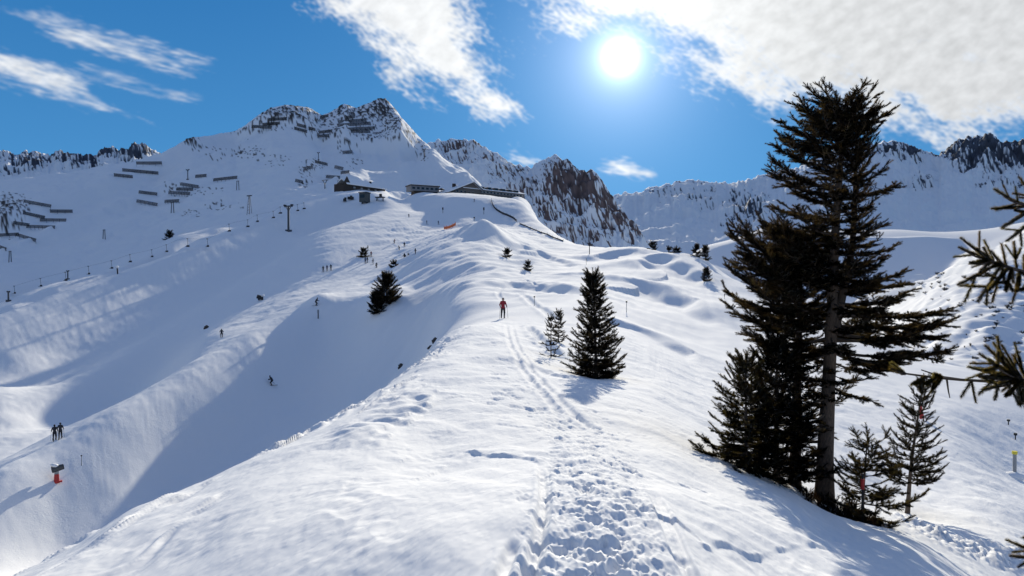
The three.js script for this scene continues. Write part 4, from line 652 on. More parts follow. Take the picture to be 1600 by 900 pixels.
// avalanche barriers: rows of posts and rails across the slope
const barriers = {
  'on the slope beside the rocky rib': [[37, 320, 80, 323], [79, 327, 114, 329], [36, 334, 70, 338], [63, 341, 104, 343], [21, 352, 46, 354], [42, 356, 86, 358], [0, 368, 30, 369], [24, 375, 56, 376], [-12, 386, 10, 387]],
  'on the open shoulder below the distant ridge': [[214, 259, 254, 259], [192, 267, 248, 269], [179, 276, 208, 277]],
  'mid-slope above the ski lift': [[217, 302, 246, 303], [214, 317, 246, 318], [258, 314, 280, 316], [264, 301, 297, 303], [276, 294, 302, 295], [282, 289, 310, 290], [306, 277, 323, 277], [334, 279, 371, 281]],
  'under the lower rocky top': [[411, 194, 438, 195], [421, 188, 449, 188], [394, 201, 425, 201], [464, 198, 478, 199], [460, 204, 480, 205], [483, 200, 493, 200]],
  'just below the highest summit': [[497, 212, 515, 212], [499, 205, 520, 205], [525, 204, 584, 199], [528, 197, 580, 193], [529, 191, 573, 189], [539, 184, 555, 184], [549, 207, 579, 205], [501, 184, 514, 183]],
  'on the slope above the barn': [[536, 239, 551, 239], [493, 256, 512, 256], [523, 262, 536, 263], [533, 270, 546, 271], [510, 274, 531, 275], [461, 282, 473, 283], [475, 268, 489, 267], [527, 283, 536, 284]],
};
for (const [where, list] of Object.entries(barriers)) {
  list.forEach(([x0, y0, x1, y1], k) => {
    let dA = hit(x0, y0 + 2.5, 150) ?? 600, dB = hit(x1, y1 + 2.5, 150) ?? 600; if (dA / dB > 1.15 || dB / dA > 1.15) dA = dB = hit((x0 + x1) / 2, (y0 + y1) / 2 + 2.5, 150) ?? 600;
    const A = standAt(x0, 0, dA), B = standAt(x1, 0, dB), d = (dA + dB) / 2, flat = Math.hypot(B.x - A.x, B.z - A.z), L = A.distanceTo(B), a = standAt((x0 + x1) / 2, 0, d), yy = Math.max((A.y + B.y) / 2, a.y), high = clamp(d * 0.0044, 1.4, 4.4), tilt = Math.atan2(B.y - A.y, flat), yaw = Math.atan2(-(B.z - A.z), B.x - A.x);
    const order = list.map((q, i) => [q[1] + q[3], i]).sort((p, q) => p[0] - q[0]).findIndex((q) => q[1] === k), len = L > 22 ? 'long' : L > 14 ? 'mid-length' : 'short';
    const g = thing('avalanche_barrier', V((A.x + B.x) / 2, yy, (A.z + B.z) / 2), 0, `${len} dark avalanche fence ${where}, ${['topmost', 'second', 'third', 'fourth', 'fifth', 'sixth', 'seventh', 'eighth', 'lowest'][order]} down`.replace('topmost down', 'topmost').replace('lowest down', 'lowest'), 'snow fence', 'avalanche fences across the mountain');
    g.rotation.set(0, yaw, tilt, 'YXZ');
    for (let q = 0; q < 5; q++) part('rail', UNIT, fenceWood, g, [0, high * (0.18 + 0.2 * q), high * 0.12 * (q - 2) * -0.5], [L, high * 0.15, 0.12]);
    const n = Math.max(2, Math.round(L / 5)); for (let q = 0; q <= n; q++) part('post', UNIT, steel, g, [-L / 2 + 0.15 + ((L - 0.3) * q) / n, high * 0.32, 0], [0.18, high * 1.5, 0.18], [0.25, 0, 0]);
  });
}

// chairlift
function liftTower(px, pyTop, pyBase, kind, label, group) {
  const d = hit(px, pyBase, 60) ?? 400, b = standAt(px, 0, d), H = ((pyBase - pyTop) / F) * d, g = thing('lift_tower', b, -0.5, label, 'lift tower', group), w = Math.max(0.25, H * 0.035);
  if (kind === 'lattice') { for (const [sx, sz] of [[-1, -1], [1, -1], [-1, 1], [1, 1]]) rodBetween('leg', V(sx * H * 0.09, -1, sz * H * 0.09), V(sx * 0.25, H * 0.93, sz * 0.25), 0.13, steel, g); for (let k = 0; k < 6; k++) { const t = k / 6, w0 = lerp(H * 0.085, 0.25, t); part('brace', UNIT, steel, g, [0, H * 0.93 * t + 0.4, w0], [w0 * 2, 0.12, 0.12], [0, 0, 0.5 * (k % 2 ? 1 : -1)]); } }
  else if (kind === 'twin') { for (const s of [-1, 1]) rodBetween('leg', V(s * H * 0.2, -0.6, 0), V(s * H * 0.12, H * 0.93, 0), w, steel, g); }
  else if (kind === 'fork') { rodBetween('mast', V(0, -0.6, 0), V(0, H * 0.55, 0), w * 1.3, steel, g); for (const s of [-1, 1]) rodBetween('arm', V(0, H * 0.5, 0), V(s * H * 0.32, H * 0.95, 0), w, steel, g); }
  else { rodBetween('mast', V(0, -0.8, 0), V(0, H * 0.95, 0), w * 1.15, steel, g); part('footing', UNIT, steel, g, [0, 0.1, 0], [w * 5, 1.1, w * 5]); }
  part('cross_arm', UNIT, steel, g, [0, H * 0.95, 0], [H * (kind === 'fork' ? 0.85 : kind === 'lattice' ? 0.34 : kind === 'twin' ? 0.4 : 0.42), w * 1.5, w * 1.4]);
  if (kind === 'tee') for (const s of [-1, 1]) { part('sheave_train', UNIT, black, g, [s * H * 0.18, H * 0.99, 0], [w * 1.2, w * 1.6, H * 0.12]); rodBetween('bracket', V(s * 0.3, H * 0.8, 0), V(s * H * 0.15, H * 0.95, 0), w * 0.4, steel, g); }
  return g;
}
liftTower(451, 320, 361, 'tee', 'nearest steel lift tower with a wide crossarm on the shaded slope', 'lift towers');
liftTower(390, 304, 334, 'lattice', 'tapering lattice lift tower standing alone behind the crossarm one', 'lift towers');
liftTower(508, 279, 293, 'fork', 'forked lift tower like a letter on the slope before the dark barn', 'lift towers');
liftTower(163, 360, 375, 'twin', 'two-legged lift frame in the middle of the shaded slope', 'lift towers');
liftTower(270, 314, 331, 'twin', 'two-legged lift frame under a mid-slope avalanche fence', 'lift towers');
liftTower(372, 285, 300, 'twin', 'two-legged lift frame highest up, beside the long mid-slope fence', 'lift towers');
liftTower(294, 265, 281, 'tee', 'thin lift mast above the mid-slope avalanche fences', 'lift towers');
liftTower(16, 389, 407, 'twin', 'two-legged lift frame at the picture edge below the lowest fences', 'lift towers');
liftTower(13, 455, 471, 'tee', 'lift mast at the lower end of the hanging chairs', 'lift towers');
liftTower(106, 423, 437, 'tee', 'lift mast third along the line of hanging chairs', 'lift towers');
liftTower(498, 238, 250, 'tee', 'small mast on the upper slope under the summit fences', 'lift towers');
liftTower(663, 232, 248, 'tee', 'small mast on the bright edge of the mountain', 'lift towers');
{
  const list = [[22, 459], [63, 448], [102, 439], [138, 429], [174, 420], [203, 410], [237, 402], [260, 394], [293, 386], [324, 386], [358, 362], [387, 355], [402, 347], [427, 341], [438, 334], [465, 330], [475, 327]], tops = [];
  list.forEach(([px, py], k) => {
    const d = hit(px, py + 5, 60) ?? 330, p = at(px, py, d), s = clamp(d * 0.0052, 1.4, 2.4), g = thing('lift_chair', p, -0.6 + 0.1 * (k % 3), `chairlift seat over the shaded slope, ${['first', 'second', 'third', 'fourth', 'fifth', 'sixth', 'seventh', 'eighth', 'ninth', 'tenth', 'eleventh', 'twelfth', 'thirteenth', 'fourteenth', 'fifteenth', 'sixteenth', 'last'][k]} counted uphill`, 'chairlift chair', 'chairs on the lift rope');
    part('seat', UNIT, black, g, [0, 0.1, 0], [s, 0.14, 0.6]); part('backrest', UNIT, black, g, [0, 0.42, -0.28], [s, 0.55, 0.12]); rodBetween('hanger', V(0, 0.1, -0.3), V(0, 3.0, 0), 0.07, steel, g); part('grip', UNIT, steel, g, [0, 3.05, 0], [0.3, 0.25, 0.5]);
    tops.push(p.clone().add(V(0, 3.1, 0)));
  });
  const rope = new Builder(); rope.tube(new THREE.CatmullRomCurve3(tops).getPoints(90), [0.025, 0.025], 5); tag(mesh('lift_rope', rope.build(), steel, scene), 'thin steel haul rope carrying the row of chairs', 'cable');
}

// mountain restaurant and its neighbours
const put = (px, py, d) => at(px, py, d);
function box(name, a, b, depth, h0, h1, mat, parent) { const dx = b.x - a.x, dz = b.z - a.z, L = Math.hypot(dx, dz), m = mesh(name, UNIT, mat, parent), nx = -dz / L, nz = dx / L; const inx = nz < 0 ? nx : -nx, inz = nz < 0 ? nz : -nz; m.position.set((a.x + b.x) / 2 + inx * depth / 2, (h0 + h1) / 2, (a.z + b.z) / 2 + inz * depth / 2); m.scale.set(L, h1 - h0, depth); m.rotation.y = Math.atan2(-dz, dx); return m; }
{
  const A = put(724, 305, 449), B = put(818, 316, 482), y0 = Math.min(A.y, B.y) - 4, L = Math.hypot(B.x - A.x, B.z - A.z), g = thing('mountain_restaurant', V(A.x, 0, A.z), Math.atan2(-(B.z - A.z), B.x - A.x), 'long mountain restaurant with a snowy gable roof and rows of windows on the ridge', 'building');
  const base = A.y - 0.4, W = 15, ev = base + 4.7, rd = base + 7.6, mk = (o, dep) => prism(o, dep);
  // local x runs along the front, z towards the viewer
  part('wall', UNIT, plaster, g, [L / 2, (ev + y0) / 2, -W / 2], [L, ev - y0, W]);
  part('plinth', UNIT, darkWood, g, [L / 2, base - 1.2, 0.2], [L + 0.3, 1.2, 0.5]);
  const roof = mesh('roof', mk([[-0.9, ev], [W / 2, rd - 1], [W + 0.9, ev], [W + 0.9, ev + 0.5], [W / 2, rd - 0.3], [-0.9, ev + 0.5]], L + 1.6), roofSnow, g); roof.rotation.y = Math.PI / 2; roof.position.set(-0.8, 0, 0);
  part('fascia', UNIT, darkWood, g, [L / 2, ev - 0.1, 0.75], [L + 1.4, 0.35, 0.2]);
  for (let k = 0; k < 6; k++) { const x = L * (0.3 + 0.115 * k), dm = part('dormer', UNIT, darkWood, g, [x, ev + 1.25, -1.3], [3.0, 1.5, 3.2]); part('pane', UNIT, glass, dm, [0, 0, 0.5], [0.8, 0.7, 0.03]); part('dormer_roof', UNIT, roofSnow, dm, [0, 0.62, 0.03], [1.15, 0.22, 1.1]); }
  for (const [yy, n, h] of [[3.55, 17, 0.9], [1.5, 17, 0.9], [-0.3, 12, 0.7]]) for (let k = 0; k < n; k++) { const w = part('window', UNIT, grey, g, [L * (0.05 + (0.9 * k) / (n - 1)), base + yy, 0.02], [1.7, h + 0.3, 0.12]); part('pane', UNIT, glass, w, [0, 0, 0.35], [0.82, 0.78, 0.5]); }
  part('balcony', UNIT, planks, g, [L / 2, base + 2.5, 0.7], [L * 0.96, 0.5, 1.3]);
  // the broad gable at the near end
  const P = put(701, 304, 441), px0 = Math.hypot(P.x - A.x, P.z - A.z) * -1, peak = 8.5, gable = mesh('gable_wall', mk([[px0 * 1.0, y0], [px0 * 1.0, base + 1.2], [6.5, base + peak], [13, base + 4.6], [13, y0]], 9), planks, g); gable.position.set(0, 0, -8.2);
  const gr = mesh('gable_roof', mk([[px0 - 1.6, base + 1.0], [6.5, base + peak + 0.15], [14.2, base + 4.3], [14.2, base + 4.9], [6.5, base + peak + 0.9], [px0 - 1.6, base + 1.6]], 12), roofSnow, g); gr.position.set(0, 0, -9.5);
  const bg = mesh('barge_board', mk([[px0 - 1.2, base + 0.7], [6.5, base + peak - 0.2], [13.8, base + 4.0], [13.8, base + 4.3], [6.5, base + peak + 0.15], [px0 - 1.6, base + 1.0]], 0.3), darkWood, g); bg.position.set(0, 0, 2.2);
  for (let k = 0; k < 5; k++) { const w = part('window', UNIT, grey, g, [px0 * 0.45 + k * 3.0, base + 2.4, 0.84], [2.0, 1.3, 0.12]); part('pane', UNIT, glass, w, [0, 0, 0.35], [0.84, 0.8, 0.5]); }
  part('chimney', UNIT, darkWood, g, [-2.5, base + 6.4, -6], [1.6, 2.6, 1.6]);
}
{
  const A = put(642, 304, 438), B = put(686, 305, 446), y = A.y, L = Math.hypot(B.x - A.x, B.z - A.z), g = thing('terrace_pavilion', V(A.x, 0, A.z), Math.atan2(-(B.z - A.z), B.x - A.x), 'small flat-roofed pavilion with a dark undercroft between barn and restaurant', 'building');
  part('undercroft', UNIT, darkWood, g, [L * 0.55, y - 0.2, -4], [L * 0.8, 6.2, 6]); part('wall', UNIT, std(0.2, 0.2, 0.21, 0.85), g, [L / 2, y + 3.9, -4], [L, 3.0, 8.6]); part('roof', UNIT, darkWood, g, [L / 2, y + 5.65, -4], [L + 1, 0.5, 9.6]); part('roof_snow', UNIT, roofSnow, g, [L / 2, y + 6.05, -4], [L + 0.6, 0.3, 9.2]);
  for (let k = 0; k < 6; k++) part('window', UNIT, glass, g, [L * (0.1 + 0.16 * k), y + 4.0, 0.32], [1.7, 1.2, 0.06]);
  part('parasol_top', new THREE.ConeGeometry(1, 1, 10), black, g, [L + 1.2, y + 4.3, 1], [2.2, 1.2, 2.2]); rodBetween('parasol_pole', V(L + 1.2, y - 1, 1), V(L + 1.2, y + 4, 1), 0.12, black, g);
}
{
  const A = put(537, 292, 425), B = put(602, 295, 452), y = A.y, L = Math.hypot(B.x - A.x, B.z - A.z), g = thing('dark_barn', V(A.x, 0, A.z), Math.atan2(-(B.z - A.z), B.x - A.x), 'long dark timber barn with a snow-covered roof below the bright gully', 'building'), W = 8;
  part('wall', UNIT, darkWood, g, [L / 2, y - 0.5, -W / 2], [L, 5, W]); 
  const gable = mesh('gable_wall', prism([[0, y - 3], [0, y + 2], [2.6, y + 6.2], [5.4, y + 2], [5.4, y - 3]], 0.5), darkWood, g); gable.position.set(-0.3, 0, 0.05);
  const r = mesh('roof', prism([[-1, y + 1.6], [W / 2, y + 5.0], [W + 1, y + 1.6], [W + 1, y + 2.2], [W / 2, y + 5.8], [-1, y + 2.2]], L * 0.97), roofSnow, g); r.rotation.y = Math.PI / 2; r.position.set(1.6, 0, 0.3);
  part('chimney', UNIT, black, g, [L * 0.7, y + 4.6, -2.5], [1.1, 2.2, 1.1]);
  for (let k = 0; k < 4; k++) part('window', UNIT, grey, g, [L * (0.25 + 0.17 * k), y + 0.4, 0.04], [1.6, 1.0, 0.1]);
}
{
  const b = standOn(570, 318, 150), s = -b.z / F, g = thing('lift_station', b, -0.35, 'dark blocky lift station on the knoll in front of the barn', 'building');
  part('cabin', UNIT, std(0.05, 0.06, 0.058, 0.6), g, [0, 9 * s, 0], [13 * s, 14 * s, 11 * s]); part('roof', UNIT, black, g, [0, 16.6 * s, 0], [15 * s, 1.2 * s, 13 * s]); part('window', UNIT, glass, g, [-1 * s, 11 * s, 5.6 * s], [8 * s, 5 * s, 0.2]); for (const q of [-1, 1]) part('leg', UNIT, steel, g, [q * 4 * s, 1 * s, 0], [2 * s, 5 * s, 2 * s]);
  const c = standOn(594, 314, 150), h = thing('lift_canopy', c, -0.3, 'low dark canopy on posts next to the blocky lift station', 'canopy'); part('deck', UNIT, steel, h, [0, 6 * s, 0], [14 * s, 1.5 * s, 8 * s]); for (const [x, z] of [[-5, -2], [5, -2], [-5, 2], [5, 2]]) part('post', UNIT, steel, h, [x * s, 2.8 * s, z * s], [0.8 * s, 6 * s, 0.8 * s]); part('motor_housing', UNIT, black, h, [1 * s, 9 * s, 0], [3.5 * s, 5 * s, 3 * s]);
  for (const [px, py, l] of [[548, 313, 'dark snow groomer shape parked uphill of the blocky lift station'], [539, 316, 'small dark crate on the snow beyond the parked groomer']]) { const q = standOn(px, py, 150), v = thing('parked_machine', q, 0.3, l, 'machine'); part('body', UNIT, black, v, [0, 1.1, 0], [px === 548 ? 3.2 : 1.6, 1.3, 1.8]); part('cab', UNIT, glass, v, [0.3, 2.0, 0], [1.2, 0.8, 1.4]); }
}
// safety fence winding down from the restaurant, and the thinner line below it
function fenceLine(name, pts, high, spacing, mat, label, category, from = 60) {
  const P = pts.map(([px, py]) => standOn(px, py, from)), c = new THREE.CatmullRomCurve3(P), n = Math.max(4, Math.round(c.getLength() / spacing)), g = thing(name, P[0], 0, label, category);
  let last = null; for (let k = 0; k <= n; k++) { const p = c.getPoint(k / n); p.y = groundY(p.x, p.z); p.sub(P[0]); part('post', UNIT, mat, g, [p.x, p.y + high / 2, p.z], [0.14, high + 0.6, 0.14]); if (last) { const m = new THREE.Vector3().addVectors(p, last).multiplyScalar(0.5), L = p.distanceTo(last), q = part('netting', UNIT, mat, g, [m.x, m.y + high * 0.5, m.z], [L, high * 0.8, 0.05]), ex = p.clone().sub(last).normalize(), ez = new THREE.Vector3().crossVectors(ex, V(0, 1, 0)).normalize(), ey = new THREE.Vector3().crossVectors(ez, ex); q.quaternion.setFromRotationMatrix(new THREE.Matrix4().makeBasis(ex, ey, ez)); } last = p; }
}
fenceLine('safety_fence', [[768, 314], [770, 322], [777, 330], [790, 337], [801, 342], [807, 347]], 1.1, 4, black, 'dark fence curling down the slope from the restaurant front', 'fence', 300);
fenceLine('rope_fence', [[812, 351], [835, 360], [858, 370], [880, 378]], 0.7, 6, steel, 'thin dark fence line running on across the bright piste', 'fence', 240);
fenceLine('orange_net', [[694, 360], [702, 358], [712, 353]], 1.3, 3, orange, 'short orange safety net on the wind-carved hump', 'safety net');
for (const [px, py, h, l] of [[692, 333, 9, 'dark slope sign post on the shaded terrace below the pavilion'], [756, 335, 11, 'dark slope sign post on the shaded terrace below the restaurant'], [741, 345, 6, 'short marker on the shaded bank between two taller sign posts']]) { const p = standOn(px, py, 150), s = -p.z / F, g = thing('sign_post', p, 0, l, 'sign'); rodBetween('pole', V(0, -0.4, 0), V(0, h * s, 0), 0.1, black, g); part('board', UNIT, black, g, [0, h * s * 0.78, 0.1], [2.2 * s, h * s * 0.4, 0.1]); }

// snow-making
{
  const p = standOn(87, 755, 50), s = -p.z / F, g = thing('snow_cannon', p, 0.5, 'snow cannon with a white hooded fan on a red padded base', 'snow cannon');
  const pad = part('red_pad', new THREE.CylinderGeometry(0.5, 0.62, 1, 12), red, g, [0, 6 * s, 0], [6.5 * s, 14 * s, 6.5 * s]); part('foot', UNIT, red, g, [3 * s, 1 * s, 0], [9 * s, 2.4 * s, 5 * s]);
  part('lift_arm', UNIT, grey, g, [0, 16 * s, 0], [6 * s, 7 * s, 3 * s]);
  const drum = part('fan_drum', new THREE.CylinderGeometry(0.42, 0.55, 1, 18, 1, true), black, g, [1.5 * s, 22 * s, 0], [10 * s, 16 * s, 10 * s], [0.25, 0, -1.35]); drum.material = std(0.05, 0.052, 0.056, 0.5, { side: THREE.DoubleSide });
  part('fan_hub', DISC, steel, drum, [0, -0.05, 0], [0.4, 0.5, 0.4]); for (let k = 0; k < 5; k++) part('blade', UNIT, steel, drum, [Math.cos(k * 1.257) * 0.27, -0.05, Math.sin(k * 1.257) * 0.27], [0.4, 0.05, 0.14], [0.4, -k * 1.257, 0]);
  part('hood', new THREE.SphereGeometry(0.5, 12, 8), white, g, [-2.5 * s, 26.5 * s, 0], [13 * s, 6 * s, 9 * s], [0, 0, -0.35]);
}
{
  const p = standOn(184, 428, 60), s = -p.z / F, g = thing('snow_lance', p, 0, 'dark post with a round white cover beside the bright strip', 'snow cannon'); rodBetween('post', V(0, -0.4, 0), V(-0.6 * s, 9 * s, 0), 1.1 * s, black, g); part('cover', new THREE.SphereGeometry(0.5, 12, 10), white, g, [-1.4 * s, 11 * s, 0], [5 * s, 5 * s, 5 * s]);
  const q = standOn(407, 470, 60), t = -q.z / F, h = thing('covered_fan', q, 0.4, 'dark snow fan under a white cover on the shaded lower slope', 'snow cannon'); part('carriage', UNIT, black, h, [0, 3.2 * t, 0], [8 * t, 4.5 * t, 5 * t]); part('fan_drum', DISC, black, h, [-2.5 * t, 5.5 * t, 0], [6 * t, 6 * t, 6 * t], [0, 0, 1.3]); part('cover', new THREE.SphereGeometry(0.5, 12, 8), white, h, [3 * t, 7.5 * t, 0], [6 * t, 4 * t, 5 * t]); for (const e of [-1, 1]) part('wheel', DISC, black, h, [e * 2.5 * t, 1 * t, 2.4 * t], [2.2 * t, 0.8 * t, 2.2 * t], [Math.PI / 2, 0, 0]);
}
// marker poles
function marker(px, pyB, pyT, d, mats, label, r = 0.03) { const p = d ? standAt(px, pyB, d) : standOn(px, pyB), s = -p.z / F, H = (pyB - pyT) * s, g = thing('piste_marker', p, 0, label, 'marker pole', 'piste marker poles'); rodBetween('pole', V(0, -0.3, 0), V(0, H, 0), r, mats[0], g); rodBetween('top_band', V(0, H * (mats[2] ?? 0.8), 0), V(0, H * (mats[3] ?? 1.0), 0), r * (mats[4] ?? 2.2), mats[1], g); return g; }
{
  const g = marker(1587, 746, 707, null, [grey, yellow, 0.9, 1.02, 1.4], 'thick grey piste pole with a yellow top on the lower piste', 0.075); part('snow_base', new THREE.SphereGeometry(0.5, 12, 8), roofSnow, g, [-0.1, 0.02, 0.1], [0.9, 0.4, 0.8]);
  marker(1349, 795, 715, 13.0, [black, red, 0.72, 0.92, 1.9], 'thin stake with a red band under the low spreading spruce', 0.018);
  marker(1577, 664, 656, null, [black, black, 0.7, 1.05, 3], 'short black-topped piste pole, upper of two on the far piste edge'); marker(1588, 686, 676, null, [black, black, 0.7, 1.05, 3], 'short black-topped piste pole, lower of two on the far piste edge');
  marker(979, 490, 472, null, [grey, black, 0.86, 1.0, 3], 'piste pole with a dark top standing right of the conical spruce'); marker(835, 474, 459, null, [grey, black, 0.86, 1.0, 3], 'piste pole with a dark top between the walker and the saplings'); marker(916, 417, 407, null, [black, black, 0.5, 1.0, 2.2], 'short dark pole on the bright upper piste'); marker(921, 402, 384, null, [steel, black, 0.8, 1.0, 1.5], 'tall dark pole where the restaurant ridge meets the crest', 0.12);
  marker(126, 727, 711, null, [grey, black, 0.9, 1.0, 2.5], 'thin pole with a dark tip next to the snow cannon'); marker(497, 498, 484, null, [black, grey, 0.6, 1.0, 1.8], 'pale-topped post on the edge of the long blue shadow', 0.1); marker(1199, 600, 552, 38, [grey, black, 0.9, 1.0, 1.6], 'slim pole seen through gaps of the young spruces', 0.03); marker(1132, 470, 462, null, [black, black, 0.5, 1.0, 2], 'tiny dark pole on the lower hump near the tall crown');
  const p = standAt(1440, 645, 38), h = thing('padded_post', p, 0, 'red padded post on the piste behind the slender spruce top', 'padded post'), k = 38 / F; part('padding', new THREE.CylinderGeometry(0.3, 0.5, 1, 10), red, h, [0, 12 * k, 0], [7 * k, 22 * k, 7 * k], [0, 0, 0.15]); rodBetween('pole', V(0, -0.3, 0), V(-1.5 * k, 38 * k, 0), 0.04, grey, h);
}
// stones breaking through the crest
for (const [px, py, w, h, l] of [[680, 533, 9, 5, 'jagged dark rock edge breaking out along the ridge crest, upper one'], [672, 543, 7, 4, 'narrow dark rock beneath the upper jagged one on the crest'], [626, 578, 8, 6, 'dark rock poking out lower down the ridge crest'], [322, 513, 7, 5, 'dark boulder at the end of the thin bright strip on the slope']]) {
  const p = standOn(px, py), s = -p.z / F, g0 = new THREE.IcosahedronGeometry(0.5, 2), a = g0.attributes.position; for (let i = 0; i < a.count; i++) { const v = V(a.getX(i), a.getY(i), a.getZ(i)), q = 1 + 0.45 * nA(v.x * 2.3 + px, v.y * 2.3 + v.z * 2); a.setXYZ(i, v.x * q, v.y * q, v.z * q); } g0.computeVertexNormals();
  const m = mesh(numbered('rock'), g0, std(0.05, 0.045, 0.042, 0.95), scene); m.position.copy(p); m.scale.set(w * s * 1.3, h * s * 1.5, w * s); m.rotation.set(0.2, px, 0.5); tag(m, l, 'rock');
}
// dwarf shrubs on the far bank of the gully
{
  const R = rng(77), list = [];
  for (let k = 0; k < 900; k++) { const px = lerp(1425, 1680, R()), py = lerp(425, 600, R()), d = hit(px, py, 96); if (!d || d < 100 || d > 420) continue; if (nB(px * 0.03, py * 0.04) + 0.6 * nA(px * 0.08 + 4, py * 0.1) < 0.12 + 0.3 * R()) continue; list.push(standAt(px, py, d)); }
  const bush = (() => { const gs = []; const r = rng(9); for (let k = 0; k < 9; k++) { const g = shoot(20 + k, 10, 0.3, 0.05); g.rotateX(-Math.PI / 2 + (r() - 0.5) * 1.6); g.rotateY(r() * 6); g.rotateZ((r() - 0.5) * 1.4); gs.push(g); } return mergeGeometries(gs); })();
  const im = new THREE.InstancedMesh(bush, needleMat, list.length), M = new THREE.Matrix4(), c = new THREE.Color();
  list.forEach((p, k) => { const s = (0.4 + 0.9 * R()) * -p.z / 230; M.compose(p, new THREE.Quaternion().setFromAxisAngle(V(0, 1, 0), R() * 6), V(s * 1.3, s * 0.8, s)); im.setMatrixAt(k, M); c.setRGB(0.05, 0.045, 0.038); im.setColorAt(k, c); });
  im.name = 'dwarf_shrubs'; im.castShadow = im.receiveShadow = true; tag(im, 'low dark dwarf shrubs poking through snow on the far bank', 'shrubs', null, 'stuff'); scene.add(im);
}
// ---------------------------------------------------------------- people: one continuous body from joints, dressed by colour
function figure(bones, head, res, lo, hi) {           // bones: [ax, ay, az, ra, bx, by, bz, rb]
  const mc = new MarchingCubes(res, new THREE.MeshStandardMaterial(), false, false, 60000), size = Math.max(hi[0] - lo[0], hi[1] - lo[1], hi[2] - lo[2]);
  mc.isolation = 0;
  for (let k = 0; k < res; k++) for (let j = 0; j < res; j++) for (let i = 0; i < res; i++) {
    const x = lo[0] + (size * i) / res, y = lo[1] + (size * j) / res, z = lo[2] + (size * k) / res; let d = 1e3, q = 0.03;
    for (const [ax, ay, az, ra, bx_, by, bz, rb] of bones) { const vx = bx_ - ax, vy = by - ay, vz = bz - az, t = clamp(((x - ax) * vx + (y - ay) * vy + (z - az) * vz) / (vx * vx + vy * vy + vz * vz), 0, 1), e = Math.hypot(x - ax - t * vx, y - ay - t * vy, z - az - t * vz) - lerp(ra, rb, t), h = Math.max(q - Math.abs(d - e), 0) / q; d = Math.min(d, e) - h * h * q * 0.25; }
    mc.field[i + j * res + k * res * res] = -d;
  }
  mc.update();
  const n = mc.count, p = new Float32Array(n * 3), nn = new Float32Array(n * 3);
  for (let i = 0; i < n * 3; i++) { p[i] = lo[i % 3] + ((mc.positionArray[i] + 1) / 2) * size; nn[i] = mc.normalArray[i]; }
  const g = new THREE.BufferGeometry(); g.setAttribute('position', new THREE.BufferAttribute(p, 3)); g.setAttribute('normal', new THREE.BufferAttribute(nn, 3)); return g;
}
const hand = (x, y, z, s) => { const b = []; b.push([x, y, z, 0.035, x, y - 0.05, z - 0.015, 0.036]); for (let k = 0; k < 4; k++) b.push([x - s * 0.01, y - 0.05, z - 0.045 + k * 0.02, 0.011, x - s * 0.03, y - 0.095 + 0.006 * Math.abs(k - 1), z - 0.045 + k * 0.02, 0.009]); b.push([x, y - 0.02, z - 0.045, 0.012, x - s * 0.02, y - 0.06, z - 0.065, 0.010]); return b; };
const headBones = (x, y, z) => [[x, y - 0.13, z, 0.055, x, y - 0.05, z, 0.06], [x, y + 0.02, z - 0.005, 0.098, x, y - 0.04, z - 0.03, 0.078], [x, y, z - 0.10, 0.014, x, y - 0.03, z - 0.112, 0.018], [x - 0.095, y, z, 0.015, x - 0.097, y - 0.03, z, 0.012], [x + 0.095, y, z, 0.015, x + 0.097, y - 0.03, z, 0.012]];
// standing and stepping forward, arms bent to the poles
const walk = [[-0.09, 0.9, 0, 0.105, -0.11, 0.5, -0.07, 0.075], [-0.11, 0.5, -0.07, 0.072, -0.11, 0.09, 0.02, 0.05], [-0.11, 0.06, 0.03, 0.05, -0.12, 0.04, -0.14, 0.042], [0.09, 0.9, 0, 0.105, 0.12, 0.5, 0.03, 0.075], [0.12, 0.5, 0.03, 0.072, 0.13, 0.09, 0.1, 0.05], [0.13, 0.06, 0.1, 0.05, 0.14, 0.04, -0.07, 0.042], [0, 0.95, 0, 0.15, 0, 1.2, 0, 0.15], [0, 1.2, 0, 0.155, 0, 1.38, 0, 0.13], [-0.12, 1.4, 0, 0.08, 0.12, 1.4, 0, 0.08], [-0.17, 1.4, 0, 0.07, -0.27, 1.14, 0.02, 0.055], [-0.27, 1.14, 0.02, 0.052, -0.28, 1.02, -0.2, 0.04], [0.17, 1.4, 0, 0.07, 0.27, 1.14, 0.02, 0.055], [0.27, 1.14, 0.02, 0.052, 0.28, 1.02, -0.2, 0.04], ...hand(-0.28, 1.02, -0.23, -1), ...hand(0.28, 1.02, -0.23, 1), ...headBones(0, 1.62, -0.01)];
// gliding with bent knees
const glide = [[-0.1, 0.72, 0.1, 0.11, -0.13, 0.45, -0.16, 0.08], [-0.13, 0.45, -0.16, 0.075, -0.13, 0.1, 0.02, 0.055], [-0.13, 0.07, 0.03, 0.055, -0.13, 0.05, -0.14, 0.045], [0.1, 0.72, 0.1, 0.11, 0.13, 0.45, -0.16, 0.08], [0.13, 0.45, -0.16, 0.075, 0.13, 0.1, 0.02, 0.055], [0.13, 0.07, 0.03, 0.055, 0.13, 0.05, -0.14, 0.045], [0, 0.76, 0.08, 0.15, 0, 1.02, -0.06, 0.155], [0, 1.02, -0.06, 0.155, 0, 1.16, -0.16, 0.13], [-0.12, 1.18, -0.16, 0.08, 0.12, 1.18, -0.16, 0.08], [-0.17, 1.17, -0.16, 0.07, -0.3, 0.95, -0.14, 0.055], [-0.3, 0.95, -0.14, 0.052, -0.3, 0.92, -0.38, 0.04], [0.17, 1.17, -0.16, 0.07, 0.3, 0.95, -0.14, 0.055], [0.3, 0.95, -0.14, 0.052, 0.3, 0.92, -0.38, 0.04], ...hand(-0.3, 0.92, -0.41, -1), ...hand(0.3, 0.92, -0.41, 1), ...headBones(0, 1.38, -0.24)];
